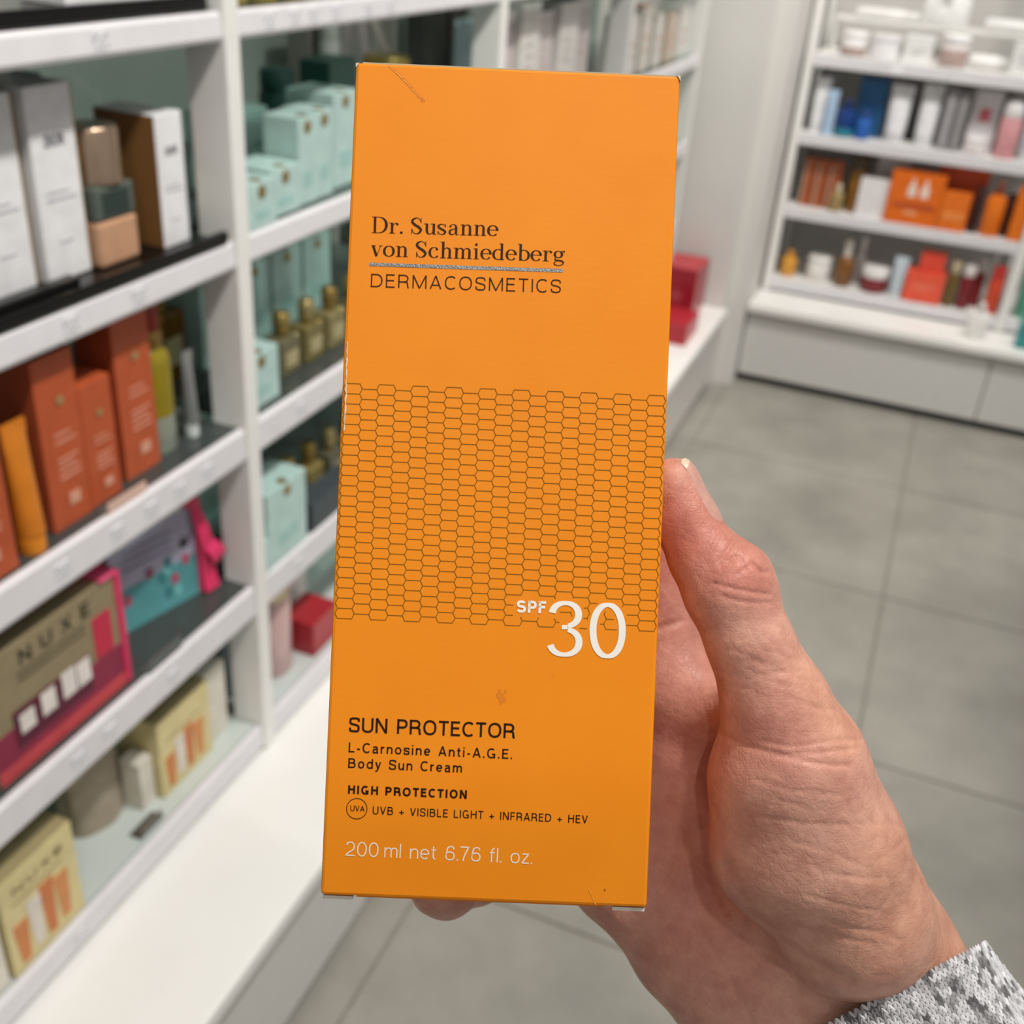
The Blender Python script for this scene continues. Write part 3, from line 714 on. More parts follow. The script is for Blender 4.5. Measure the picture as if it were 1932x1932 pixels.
t = thing('fabric_pouch', 'crumpled taupe fabric pouch behind the cream cartons', 'pouch', (-.80, .762, z4), math.pi/2)
rings = []
for k in range(9):
    f = k/8; R_ = .042*(1-.25*f*f)*(1 if k < 8 else .55); hh = .115*f
    rings.append([(R_*math.cos(a)*1.15*(1+.09*math.sin(5*a+f*4)), R_*.7*math.sin(a)*(1+.09*math.cos(4*a+f*3)), hh) for a in np.linspace(0, 2*math.pi, 28, endpoint=False)])
MB().loft(rings).build('bag', mat('taupe_cloth', '#a39784', .8, bump=.6, bscale=120), t, True)
MB().lathe([(.030, .1152), (.024, .118), (.028, .127), (.022, .128)], 18, sy=.6).build('gathered_neck', mat('taupe_cloth', '#a39784', .8), t, True)
t = thing('price_clip', 'small dark price clip lying on the lowest shelf edge', 'clip', (-.728, .772, z4), math.pi/2)
MB().box(-.022, .022, -.009, .009, 0, .003, .0008).build('base', C('#57524a', .35), t)
MB().box(-.020, .020, -.0095, -.006, .0032, .014, .0008).build('plate', C('#6b655b', .2), t)

# ---- second bay: mint boxes with gold seals
MINT = '#b3cfca'; MINTD = '#5f8f8a'
def mint(label, place, seal=True, gname='pale mint boxes with gold seals'):
    loc, (w, d, h), rz = place
    t = carton('cosmetic_box', label, 'box', place, MINT, .35, group=gname, prints=[(.25, .2, .75, .38, '#9ec3bf', 'print_panel')])
    if seal:
        spot(t, 0, h-.012, -d/2-.0006, .0075, C('#9c8244', .35, .6))
        MB().lathe([(.0075, h-.0002), (.0075, h+.0006)], 14, 0, -d/2+.008).build('gold_seal_top', C('#9c8244', .35, .6), t)
    return t
mint('low mint box nearest the white upright on the upper shelf', metric_left(-.708, 1.030, .058, .05, .053, z1))
mint('low mint box second from the white upright on the upper shelf', metric_left(-.719, 1.094, .064, .06, .056, z1))
mint('taller mint box behind the two low ones, left of a matching pair', metric_left(-.723, 1.164, .041, .05, .104, z1))
mint('taller mint box, right one of a matching pair on the upper shelf', metric_left(-.725, 1.2075, .041, .05, .106, z1))
mint('tallest mint box at the left edge of the orange carton', metric_left(-.735, 1.268, .062, .07, .118, z1))
bottle('perfume_bottle', 'mint jar with gold lid peeping over the orange carton top', 'jar', metric_left(-.83, 1.63, .075, .075, .115, z1), '#9dc4bf', '#b99c55', 'jar', metalcap=.6)
bottle('perfume_bottle', 'dark teal bottle at the back of the upper shelf, left one', 'bottle', metric_left(-.90, 1.27, .05, .05, .165, z1), '#274a44', '#39605a', 'slender')
bottle('perfume_bottle', 'dark teal box-shouldered bottle at the back, behind the mint pair', 'bottle', metric_left(-.87, 1.36, .055, .05, .12, z1), '#2c4f49', '#2c4f49', 'straight')
carton('cosmetic_box', 'dark green box peeping up just left of the carton corner', 'box', metric_left(-.84, 1.44, .08, .05, .128, z1), '#2f544c')
bottle('cream_tube', 'white tube standing behind the top left corner of the carton', 'bottle', metric_left(-.93, 1.60, .045, .03, .18, z1), '#d9d4d0', '#d9d4d0', 'straight')
mint('wide mint box seen end on behind the pair of taller ones', metric_left(-.815, 1.15, .09, .06, .098, z1), False)
for k, (c, hh) in enumerate((('#a39994', .17), ('#9a9290', .18), ('#b1a6a0', .165), ('#6d6867', .185), ('#726c6a', .18))):
    carton('cosmetic_box', ['greyish pink carton, leftmost of the back row above the orange carton', 'greyish pink carton, second of the back row above the orange carton', 'pale beige pink carton, third of the back row above the orange carton', 'dark grey carton, fourth of the back row above the orange carton', 'dark grey carton, last of the back row beside the middle upright'][k], 'box',
           metric_left(-.97, 1.60+.105*k if k < 3 else 2.02+.115*(k-3), .098, .04, hh, z1), c, group='cartons in the back row')
# third bay, upper shelf: pale boxes seen over the carton
y = 1.80
for k, (wd, c, l) in enumerate(((.06, '#b7c9d0', 'pale blue carton right of the middle upright'), (.075, '#c9bcbc', 'pale pink carton beside the pale blue one'), (.095, '#dad6d0', 'wide white carton above the orange carton'), (.09, '#cfc4c2', 'pale rose carton next to the wide white one'), (.11, '#d6d2cd', 'white carton with fine print, left of the third upright'), (.10, '#c4bab8', 'greyish rose carton touching the third upright'))):
    carton('cosmetic_box', l, 'box', metric_left(-.75-.01*(k % 2), y, wd, .06, .165+.012*(k % 3), z1), c, group='pale cartons in the third bay', prints=lines(.3, .7, (.6, .5, .4), '#a99d9c', .02)); y += wd+.012
carton('display_box', 'dark olive display box at the top edge above the orange carton', 'box', metric_left(-.72, 1.98, .36, .1, .12, z0), '#6b6a48')
for k in range(3): bottle('perfume_bottle', ['gold bottle, left of three at the top edge', 'gold bottle, middle of three at the top edge', 'gold bottle, right of three at the top edge'][k], 'bottle', metric_left(-.73, 1.05+.06*k, .045, .03, .1, z0), '#8f8240', '#b39a50', 'straight', group='gold bottles on the top shelf', metalcap=.7)

# second bay, middle shelf
mint('mint box on the middle shelf touching the white upright', metric_left(-.723, 1.026, .077, .05, .071, z2))
for k in range(4): mint(['mint box behind the gold bottles, first in its row', 'mint box behind the gold bottles, second in its row', 'mint box behind the gold bottles, third in its row', 'mint box behind the gold bottles, last in its row'][k], metric_left(-.85, 1.12+.085*k, .078, .07, .115, z2))
def flacon(label, place, col, capc, group='gold perfume flacons'):
    loc, (w, d, h), rz = place
    t = thing('perfume_flacon', label, 'perfume', loc, rz, group)
    MB().box(-w/2, w/2, -d/2, d/2, 0, h*.62, .004).build('glass_body', C(col, .08, .2), t)
    MB().lathe([(w*.16, h*.62), (w*.16, h*.7)], 14).build('collar', C('#a58a48', .25, .9), t, True)
    MB().lathe([(w*.22, h*.7), (w*.24, h*.72), (w*.24, h*.97), (w*.2, h)], 16).build('cap', C(capc, .25, .8), t, True)
    MB().box(-w*.3, w*.3, -d/2-.0008, -d/2+.0002, h*.15, h*.4).build('front_label', C('#c5b98c', .3, .4), t)
    return t
FL = ['nearest the upright', 'second in the row', 'third in the row', 'fourth in the row', 'fifth in the row']
for k in range(4): flacon('gold perfume flacon on the middle shelf, %s' % FL[k], metric_left(-.745, 1.145+.062*k, .048, .03, .085, z2), ['#6f6a50', '#7a6f46', '#8a7f58', '#5c5a48'][k], ['#b39a5a', '#c2b07a', '#a98f50', '#b8a468'][k])
flacon('amber flacon standing at the back behind the mint box', metric_left(-.86, 1.045, .055, .04, .15, z2), '#6a4a1e', '#8f7230')
flacon('large gold flacon at the back under the upper shelf', metric_left(-.94, 1.30, .085, .05, .19, z2), '#7d6a30', '#a58a40')
# second bay, lower shelf
mint('large mint box on the lower shelf beside the white upright', metric_left(-.708, 1.040, .095, .06, .112, z3))
mint('flat mint box lying before the large one, against the upright', metric_left(-.706, 1.0225, .0165, .05, .05, z3), False)
mint('mint box behind the large one with its gold seal showing', metric_left(-.82, 1.03, .075, .06, .145, z3))
mint('second mint box in the rear row of the lower shelf', metric_left(-.83, 1.115, .08, .06, .135, z3))
for k in range(4): flacon('gold perfume flacon on the lower shelf, %s' % FL[k], metric_left(-.75, 1.155+.058*k, .044, .03, .095, z3), ['#77704c', '#86794a', '#5d5b4a', '#7d7350'][k], ['#bba566', '#a88e4c', '#c3b17e', '#af985a'][k])
carton('cosmetic_box', 'dark slate box on the lower shelf at the edge of the orange carton', 'box', metric_left(-.708, 1.15, .13, .035, .045, z3), '#3d464b')
# second bay, lowest shelf
bottle('lotion_bottle', 'pale pink lotion bottle with gold cap on the lowest shelf', 'bottle', metric_left(-.735, 1.085, .062, .05, .165, z4), '#c7a6a4', '#c3b48c', 'straight', metalcap=.3, capfrac=.18)
carton('cosmetic_box', 'pale blue white box between the upright and the pink bottle', 'box', metric_left(-.74, 1.032, .042, .05, .125, z4), '#c3ccd6')
carton('cosmetic_box', 'small red box beside the pale pink bottle', 'box', metric_left(-.72, 1.165, .075, .06, .06, z4), '#a52a32')
carton('cosmetic_box', 'white box standing behind the small red one', 'box', metric_left(-.79, 1.18, .08, .05, .13, z4), '#d8d6d4')
carton('cosmetic_box', 'dark grey box behind the pink bottle cap', 'box', metric_left(-.85, 1.13, .09, .06, .18, z4), '#4a4d52')

# ---- corner bay: things right of the carton
for k, (c, wd, hh, l) in enumerate((('#d8d3cd', .085, .13, 'white box beside the third upright near the corner'), ('#e07a4e', .075, .145, 'orange topped white box in the corner bay'), ('#d9d4ce', .07, .12, 'white box with red lettering in the corner bay'), ('#c9b7a6', .08, .115, 'beige box in the corner bay by the wall'), ('#dcd8d2', .09, .125, 'last white box in the corner bay beside the wall'))):
    carton('cosmetic_box', l, 'box', metric_left(-.735, 2.60+.125*k, wd, .06, hh, z1), c if k != 1 else '#d9d2c8', top='#d8622e' if k == 1 else None, prints=lines(.3, .7, (.3, .5), '#c97a5c', .05), group='boxes in the corner bay')
carton('cosmetic_box', 'dark red box at the top of the corner bay', 'box', metric_left(-.75, 2.72, .16, .06, .17, z0-.0), '#6e4a42')
bottle('lotion_bottle', 'yellow green bottle at the right edge of the carton', 'bottle', metric_left(-.74, 3.08, .07, .05, .165, z2), '#b3b02e', '#d8d4b0', 'straight')
carton('cosmetic_box', 'white box behind the yellow green bottle in the corner bay', 'box', metric_left(-.80, 2.95, .1, .05, .15, z2), '#cfcac5')
RED = '#a31f2e'
t = carton('gift_box', 'dark red gift box standing on the ledge in the corner', 'box', ((-.655, 3.255, ZC-.0035), (.115, .16, .155), 0), RED, .3, top='#b8303a', side=None, prints=[(.35, .35, .65, .55, '#b5444e', 'print_panel')])
carton('gift_box', 'lower red box on the ledge, mostly hidden by the orange carton', 'box', ((-.62, 3.02, ZC-.0035), (.12, .15, .06), 0), '#b02a34', .3)

# ------------------------------------------------------------------ far right unit
def R(bl, br, tl, lvl, d): return put_right(bl, br, tl, ZS[lvl], d)
# top shelf: white jars
bottle('cream_jar', 'white jar with brown label, leftmost on the white jar shelf', 'jar', metric_right(3.65, -.370, .075, .075, .068, z1), '#e9e7e6', '#f0eeee', 'jar', label_band=(.05, .5, '#a9928c'), group='white jars on the top right shelf')
bottle('cream_jar', 'plain white jar second from left on the white jar shelf', 'jar', metric_right(3.65, -.285, .088, .088, .066, z1), '#ecebec', '#e3e1e4', 'jar', group='white jars on the top right shelf')
carton('cosmetic_box', 'small white box between jars on the white jar shelf', 'box', metric_right(3.655, -.185, .08, .06, .075, z1), '#e6e6e4', prints=lines(.25, .75, (.35, .5), '#b9b9b9', .05))
bottle('cream_jar', 'white jar with pinkish band, third jar on the white jar shelf', 'jar', metric_right(3.65, -.085, .08, .08, .088, z1), '#e4dedb', '#efeeee', 'jar', label_band=(.05, .75, '#b59e98'), group='white jars on the top right shelf')
carton('cosmetic_box', 'white box with faint print at the right frame edge, top shelf', 'box', metric_right(3.655, .115, .10, .06, .085, z1), '#e2e2e0', prints=lines(.2, .8, (.3, .45, .6), '#b6b2b2', .04))
def lying_tube(label, x0, x1, y_, z, r):
    t = thing('cream_tube', label, 'tube', ((x0+x1)/2, y_, z))
    L = (x1-x0)/2
    mb = MB().lathe([(r*.7, -L), (r, -L+.01), (r, L*.5), (r*.98, L*.52)], 18); mb.v = [(v[2], v[0], v[1]+r) for v in mb.v]; mb.build('body', C('#e9e8e6', .3), t, True)
    mb = MB().lathe([(r*.8, L*.53), (r*.8, L-.003), (r*.7, L)], 18); mb.v = [(v[2], v[0], v[1]+r) for v in mb.v]; mb.build('cap', C('#dedddb', .3), t, True)
rs = thing('display_riser', 'white display riser behind the jars on the top right shelf', 'riser', (-.06, 3.86, z1))
MB().box(-.36, .33, -.06, .06, .085, .095, .002).build('top_plate', M_WHITE, rs)
for s in (-.355, .325): MB().box(s, s+.008, -.06, .06, 0, .085).build('leg', M_WHITE, rs)
lying_tube('white tube lying on the riser, left of the big white bottle', -.36, -.17, 3.84, z1+.095, .017)
lying_tube('white tube lying on the riser, right of the big white bottle', .02, .24, 3.84, z1+.095, .019)
lying_tube('white tube lying on the shelf behind the jars at right', .0, .11, 3.73, z1, .02)
bottle('lotion_bottle', 'big white pump bottle in the middle of the top right shelf', 'bottle', metric_right(3.80, -.165, .135, .05, .118, z1+.0955), '#eeeeec', '#eeeeec', 'pump')
# upper shelf: blue and white
g2 = 'bottles and tubes on the upper right shelf'
tube('cream_tube', 'white tube leftmost on the blue and white shelf', 'tube', metric_right(3.66, -.418, .042, .042, .16, z2), '#e6e6e8', '#dadadc', group=g2)
carton('cosmetic_box', 'slim pale blue box beside the leftmost white tube', 'box', metric_right(3.645, -.372, .03, .03, .13, z2), '#a9c3de')
bottle('lotion_bottle', 'short dark blue bottle with teal base in front of the blue box', 'bottle', metric_right(3.64, -.338, .058, .05, .108, z2), '#1d3f7e', '#1a2d5c', 'round', label_band=(.02, .3, '#2a7f92'))
bottle('lotion_bottle', 'short bright blue bottle touching the tall blue box', 'bottle', metric_right(3.64, -.276, .045, .045, .085, z2), '#2f66b8', '#27457c', 'straight')
carton('cosmetic_box', 'tall deep blue box on the upper right shelf', 'box', metric_right(3.70, -.290, .085, .05, .175, z2), '#20547f', prints=[(.1, .5, .9, .9, '#245d8c')])
for k, (x, w_, hh) in enumerate(((-.19, .06, .165), (-.10, .056, .178))):
    tube('cream_tube', ['white tube right of the tall blue box', 'white tube left of the silver grey boxes'][k], 'tube', metric_right(3.66, x, w_, .05, hh, z2), '#e4e3e6', '#d6d5d8', group=g2)
carton('cosmetic_box', 'silver grey box, left of two on the upper right shelf', 'box', metric_right(3.66, -.032, .032, .05, .175, z2), '#8d8a8c', prints=[(.3, .1, .7, .9, '#a5a2a4')], group='silver grey boxes')
carton('cosmetic_box', 'silver grey box, right of two on the upper right shelf', 'box', metric_right(3.66, .004, .03, .05, .17, z2), '#827f80', prints=[(.3, .1, .7, .9, '#999697')], group='silver grey boxes')
bottle('cream_jar', 'small pinkish white jar under the pink printed box', 'jar', metric_right(3.642, .045, .07, .06, .048, z2), '#e5dcdc', '#eae6e6', 'jar')
carton('cosmetic_box', 'white box with pink print standing behind the small pinkish jar', 'box', metric_right(3.71, .045, .08, .05, .175, z2), '#e6e2e4', prints=[(.3, .5, .7, .72, '#d8707c')])
bottle('lotion_bottle', 'pink bottle with white cap on the upper right shelf', 'bottle', metric_right(3.65, .132, .062, .05, .16, z2), '#d89a9e', '#eceaea', 'straight', capfrac=.28)
bottle('lotion_bottle', 'white bottle with blue cap at the right frame edge', 'bottle', metric_right(3.65, .203, .06, .05, .165, z2), '#dcdde2', '#345a9c', 'straight', capfrac=.3, label_band=(.3, .6, '#c8cdd8'))
for k in range(3): tube('cream_tube', ['grey tube in the shaded back row of the upper right shelf, left', 'grey tube in the shaded back row of the upper right shelf, middle', 'grey tube in the shaded back row of the upper right shelf, right'][k], 'tube', metric_right(3.80, -.16+.13*k, .06, .05, .17, z2), '#8f8c8a', '#7f7c7a', group='grey tubes in the back row')
# middle shelf: orange
BR = '#9a4f2a'
for k in range(3): carton('cosmetic_box', ['small brown orange box, leftmost on the orange shelf', 'small brown orange box, second on the orange shelf', 'small brown orange box, third on the orange shelf'][k], 'box', metric_right(3.68, -.405+.041*k, .038, .05, .15, z3), BR, top='#6a4030', prints=[(.06, .02, .2, .9, '#c9a38c', 'stripe')], group='small brown orange boxes')
bottle('lotion_bottle', 'small olive gold bottle before the brown bottle on the orange shelf', 'bottle', metric_right(3.65, -.305, .04, .035, .085, z3), '#a08a5c', '#d5c9ad', 'round')
bottle('lotion_bottle', 'tall amber brown bottle with dark cap beside the white box', 'bottle', metric_right(3.68, -.262, .05, .045, .175, z3), '#8a5e20', '#4a3c28', 'straight')
carton('cosmetic_box', 'plain white box left of the wide orange box', 'box', metric_right(3.654, -.222, .088, .05, .118, z3), '#e3dfe0')
carton('cosmetic_box', 'white box in the back row above the plain white box', 'box', metric_right(3.76, -.19, .10, .05, .175, z3), '#dbd8d6')
OR = '#e06a16'
t = carton('cosmetic_box', 'wide orange box with two white bottles printed on it', 'box', metric_right(3.64, -.132, .16, .06, .158, z3), OR, prints=[(.12, .3, .9, .42, '#b84e24', 'banner'), (.35, .2, .6, .26, '#e8a878', 'print_line')])
b = t.children[0]; w, d, h = .16, .06, .158
for u in (.42, .66):
    MB().prism([(-w/2+u*w-.012, .085), (-w/2+u*w+.012, .085), (-w/2+u*w+.012, .115), (-w/2+u*w+.005, .122), (-w/2+u*w+.005, .138), (-w/2+u*w-.005, .138), (-w/2+u*w-.005, .122), (-w/2+u*w-.012, .115)], -d/2-.0012, -d/2+.0002).build('pictured_bottle', C('#ead9cc', .4), b)
carton('cosmetic_box', 'narrow orange box right of the wide orange one', 'box', metric_right(3.642, .030, .082, .05, .115, z3), '#e2701f', prints=[(.1, .3, .9, .5, '#ea8a44')])
carton('cosmetic_box', 'coral orange box in the back row behind the orange boxes', 'box', metric_right(3.75, .0, .15, .05, .185, z3), '#df5f30')
bottle('lotion_bottle', 'dark brown bottle between the orange boxes', 'bottle', metric_right(3.66, .118, .032, .03, .14, z3), '#3a2320', '#4a2a26', 'straight')
bottle('lotion_bottle', 'orange pump bottle near the right upright', 'bottle', metric_right(3.645, .155, .058, .045, .165, z3), '#e2731c', '#a5502c', 'pump')
bottle('lotion_bottle', 'second dark brown bottle beside the orange pump bottle', 'bottle', metric_right(3.67, .212, .026, .03, .13, z3), '#40261f', '#4a2a26', 'straight')
carton('cosmetic_box', 'orange box at the right frame edge on the orange shelf', 'box', metric_right(3.642, .238, .040, .05, .16, z3), '#e07318')
# lowest shelf
bottle('cream_jar', 'small yellow orange jar, leftmost on the lowest right shelf', 'jar', metric_right(3.67, -.422, .052, .05, .085, z4), '#d79a3e', '#c98a34', 'round')
bottle('cream_jar', 'white jar with rounded lid on the lowest right shelf', 'jar', metric_right(3.668, -.336, .078, .07, .082, z4), '#e6e1dc', '#ebe8e4', 'jar')
bottle('serum_bottle', 'brown dropper bottle with white top on the lowest right shelf', 'bottle', metric_right(3.66, -.242, .056, .05, .15, z4), '#7d5226', '#d8cfc6', 'round', capfrac=.35)
bottle('serum_bottle', 'slim white dropper behind the brown one', 'bottle', metric_right(3.74, -.19, .035, .035, .15, z4), '#d8d0cc', '#e0dcda', 'round', capfrac=.35)
bottle('cream_jar', 'dark red jar with white lid on the lowest right shelf', 'jar', metric_right(3.648, -.156, .085, .075, .082, z4), '#7d2c33', '#e8e5e3', 'jar', capfrac=.42)
tube('cream_tube', 'pale blue grey tube beside the coral boxes', 'tube', metric_right(3.648, -.062, .042, .035, .13, z4), '#b9c6ce', '#d3d8db')
carton('cosmetic_box', 'wide coral box, lower one of the coral stack', 'box', metric_right(3.642, -.018, .118, .07, .098, z4), '#e2563c', prints=lines(.2, .8, (.4, .5, .6), '#e98468', .04))
carton('cosmetic_box', 'small coral box, on top of the coral stack', 'box', metric_right(3.655, .012, .075, .05, .06, z4+.0985), '#dc4a36')
bottle('lotion_bottle', 'olive bottle with pale cap beside the coral stack', 'bottle', metric_right(3.65, .106, .034, .034, .145, z4), '#6f5a2c', '#b8a98c', 'straight')
bottle('lotion_bottle', 'dark red bottle with white cap, left of two', 'bottle', metric_right(3.65, .146, .04, .036, .14, z4), '#7a2226', '#d9d2cf', 'straight')
bottle('lotion_bottle', 'dark red bottle with pale cap, right of two', 'bottle', metric_right(3.70, .182, .036, .036, .15, z4), '#8a2628', '#cfc6c2', 'straight')
bottle('lotion_bottle', 'coral red tall bottle against the right upright', 'bottle', metric_right(3.65, .230, .044, .04, .15, z4), '#cf4a30', '#c0342e', 'straight')
bottle('lotion_bottle', 'small white pump bottle standing on the ledge at right', 'bottle', metric_right(3.50, .19, .062, .05, .115, ZC-.0035), '#eceae6', '#eceae6', 'pump')
tube('cream_tube', 'green tube past the right upright at the picture edge', 'tube', metric_right(3.66, .325, .07, .06, .15, z4), '#4f8f76', '#6fae96')
carton('cosmetic_box', 'teal box past the right upright at the picture edge', 'box', metric_right(3.50, .34, .08, .06, .075, ZC-.0035), '#3f8f8f')
# ------------------------------------------------------------------ the orange carton in the hand
BW, BH, BD = 0.070, 0.1792, 0.044
def rodr(w):
    w = np.array(w); t = np.linalg.norm(w); k = w/t
    K = np.array([[0, -k[2], k[1]], [k[2], 0, -k[0]], [-k[1], k[0], 0]])
    return np.eye(3)+math.sin(t)*K+(1-math.cos(t))*K@K
RB = rodr((-0.0084, -0.0039, 0.0413)); TB = np.array([-0.00236, -0.00605, 0.23226])
CAMM = np.stack([CR, CD, CF])                    # world -> lens axes
bx_x = CAMM.T@RB[:, 0]; bx_z = -(CAMM.T@RB[:, 1]); bx_y = CAMM.T@RB[:, 2]
bx_c = CO+CAMM.T@TB; bx_o = bx_c-bx_z*BH/2        # bottom centre of the front face
def uv(px, py):                                   # photo point -> carton front, local x,z
    r = ray(px, py); t = np.dot(bx_c-CO, bx_y)/np.dot(r, bx_y); p = CO+r*t-bx_o
    return (float(np.dot(p, bx_x)), float(np.dot(p, bx_z)))
PXM = 0.23226/FPX                                 # metres per pixel on the front face
carton_t = thing('sunscreen_carton', 'tall bright orange sun cream carton with honeycomb print held in the hand', 'box', bx_o)
mw2 = Matrix.Identity(4)
for i in range(3): mw2[i][0] = bx_x[i]; mw2[i][1] = bx_y[i]; mw2[i][2] = bx_z[i]; mw2[i][3] = bx_o[i]
carton_t.matrix_world = mw2
def orange_mat():
    m = bpy.data.materials.new('orange_coated_card'); m.use_nodes = True
    nt = m.node_tree; b = nt.nodes['Principled BSDF']
    tc = nt.nodes.new('ShaderNodeTexCoord')
    n = nt.nodes.new('ShaderNodeTexNoise'); n.inputs['Scale'].default_value = 60; n.inputs['Detail'].default_value = 4
    nt.links.new(tc.outputs['Object'], n.inputs['Vector'])
    r = nt.nodes.new('ShaderNodeValToRGB'); r.color_ramp.elements[0].position = .25; r.color_ramp.elements[1].position = .75
    r.color_ramp.elements[0].color = lin('#ee890c'); r.color_ramp.elements[1].color = lin('#f28f10')
    nt.links.new(n.outputs['Fac'], r.inputs['Fac'])
    # scattered small scuffs
    n3 = nt.nodes.new('ShaderNodeTexNoise'); n3.inputs['Scale'].default_value = 260; n3.inputs['Detail'].default_value = 2
    mp = nt.nodes.new('ShaderNodeMapping'); mp.inputs['Scale'].default_value = (.45, 1, 1); nt.links.new(tc.outputs['Object'], mp.inputs[0]); nt.links.new(mp.outputs[0], n3.inputs['Vector'])
    r3 = nt.nodes.new('ShaderNodeValToRGB'); r3.color_ramp.elements[0].position = .775; r3.color_ramp.elements[1].position = .80
    r3.color_ramp.elements[0].color = (0, 0, 0, 1); r3.color_ramp.elements[1].color = (.5, .5, .5, 1)
    nt.links.new(n3.outputs['Fac'], r3.inputs['Fac'])
    mx = nt.nodes.new('ShaderNodeMixRGB'); mx.inputs[2].default_value = lin('#c4741a')
    nt.links.new(r3.outputs['Color'], mx.inputs[0]); nt.links.new(r.outputs['Color'], mx.inputs[1])
    nt.links.new(mx.outputs[0], b.inputs['Base Color'])
    b.inputs['Roughness'].default_value = .5; b.inputs['Specular IOR Level'].default_value = .28
    n2 = nt.nodes.new('ShaderNodeTexNoise'); n2.inputs['Scale'].default_value = 900; n2.inputs['Detail'].default_value = 3
    mp2 = nt.nodes.new('ShaderNodeMapping'); mp2.inputs['Scale'].default_value = (.35, 1, 1); nt.links.new(tc.outputs['Object'], mp2.inputs[0]); nt.links.new(mp2.outputs[0], n2.inputs['Vector'])
    bp = nt.nodes.new('ShaderNodeBump'); bp.inputs['Strength'].default_value = .12; bp.inputs['Distance'].default_value = .0002
    nt.links.new(n2.outputs['Fac'], bp.inputs['Height']); nt.links.new(bp.outputs['Normal'], b.inputs['Normal'])
    return m
M_ORANGE = orange_mat()
body = MB().box(-BW/2, BW/2, 0, BD, 0, BH, 0.0007).build('carton_body', M_ORANGE, carton_t)
M_INK = mat('brown_black_ink', '#3c220a', .6, var=.02, spec=.2)
M_INK2 = mat('dark_brown_ink', '#2c1605', .6, var=.02, spec=.2)
M_WINK = mat('white_ink', '#f4efe6', .4, var=.01)
M_WINK2 = mat('thin_white_ink', '#f3e4d2', .4, var=.01)
M_HEX = mat('olive_hexagon_ink', '#8f5c0c', .6, var=.03, spec=.2)
M_CARD = mat('raw_white_card', '#d9d2c6', .8, var=.06, scale=400)
FY = -0.00008
def px_text(fn, body_, name, m, a, b, cap, *args):
    return fn(body_, name, m, body, uv(*a), uv(*b), cap*PXM, *args)
px_text(serif_text, 'Dr. Susanne', 'serif_lettering', M_INK, (701.5, 439.5), (940.5, 445.5), 31, FY)
px_text(serif_text, 'von Schmiedeberg', 'serif_lettering', M_INK, (700, 483), (1065.5, 494), 31, FY)
px_text(sans_text, 'DERMACOSMETICS', 'sans_lettering', M_INK, (699.5, 541.5), (1058, 552.8), 25, .085, .21, FY)
px_text(sans_text, 'SUN PROTECTOR', 'sans_lettering', M_INK2, (658.3, 1380.8), (971, 1393), 27.5, .135, .13, FY)
px_text(sans_text, 'L-Carnosine Anti-A.G.E.', 'sans_lettering', M_INK2, (657.5, 1419), (966.5, 1432), 18.3, .135, .21, FY)
px_text(sans_text, 'Body Sun Cream', 'sans_lettering', M_INK2, (656.8, 1448.5), (871.5, 1457.5), 18.3, .135, .21, FY)
px_text(sans_text, 'HIGH PROTECTION', 'bold_lettering', M_INK2, (656.4, 1497.3), (880.6, 1507), 16, .2, .2, FY)
px_text(sans_text, 'UVB + VISIBLE LIGHT + INFRARED + HEV', 'sans_lettering', M_INK2, (703, 1536), (1108.5, 1553.5), 15, .125, .2, FY)
px_text(sans_text, '200\u2009ml net 6.76 fl. oz.', 'white_lettering', M_WINK2, (651.6, 1614.3), (1004, 1630), 27, .085, .12, FY)
px_text(sans_text, 'UVA', 'sans_lettering', M_INK2, (661, 1530), (687.5, 1531), 10.5, .13, .12, FY)
px_text(sans_text, 'SPF', 'bold_lettering', M_WINK, (974.6, 1155.3), (1029.5, 1157.2), 22.7, .2, .12, FY*1.6)
# ring round UVA
mb = MB(); c0 = uv(673.2, 1525.6); ribbon([(c0[0]+19.2*PXM*math.cos(a), c0[1]+19.2*PXM*math.sin(a)) for a in np.linspace(0, 2*math.pi, 49)], 1.3*PXM, mb)
mb.v = [(a, FY, b) for a, _, b in mb.v]; mb.build('printed_ring', M_INK2, body)
# foil bar
a, b = uv(696.5, 498.6), uv(1062, 510.8)
mb = MB(); ribbon([a, b], 6.4*PXM, mb); mb.v = [(p, FY, q) for p, _, q in mb.v]
mb.build('silver_foil_line', mat('hot_foil', '#8f8f8f', .34, 1.0, bump=.25, bscale=2500), body)
# big 30
def zoom2(x, y): return uv(600+x*.37267, 680+y*.37267)
big = []
def big_path(pts): big.append([zoom2(*p) for p in pts])
def ze(cx, cy, rx, ry, a0, a1, n=40, p=2.12): return [(x, 2*cy-y) for x, y in ell(cx, cy, rx, ry, a0, a1, n, p)]
big_path(ze(1466, 1367.5, 91-17, 141-11, 0, 360, 60))
big_path(ze(1252, 1286.5, 84-17, 69.5-11, 172, -80, 34))
big_path(ze(1248, 1425.5, 90-17, 74.5-11, 78, -168, 40))
big_path([(1234, 1350), (1264, 1350)])
mb = MB()
for k, p in enumerate(big):
    ws = []
    for i in range(len(p)):
        q0 = p[max(i-1, 0)]; q1 = p[min(i+1, len(p)-1)]
        dx, dz = q1[0]-q0[0], q1[1]-q0[1]; s = abs(dz)/(math.hypot(dx, dz)+1e-12)
        ws.append((21+14*s)*.37267*PXM)
    ribbon(p, ws, mb)
mb.v = [(p, FY*1.6, q) for p, _, q in mb.v]; mb.build('large_white_numeral', M_WINK, body)
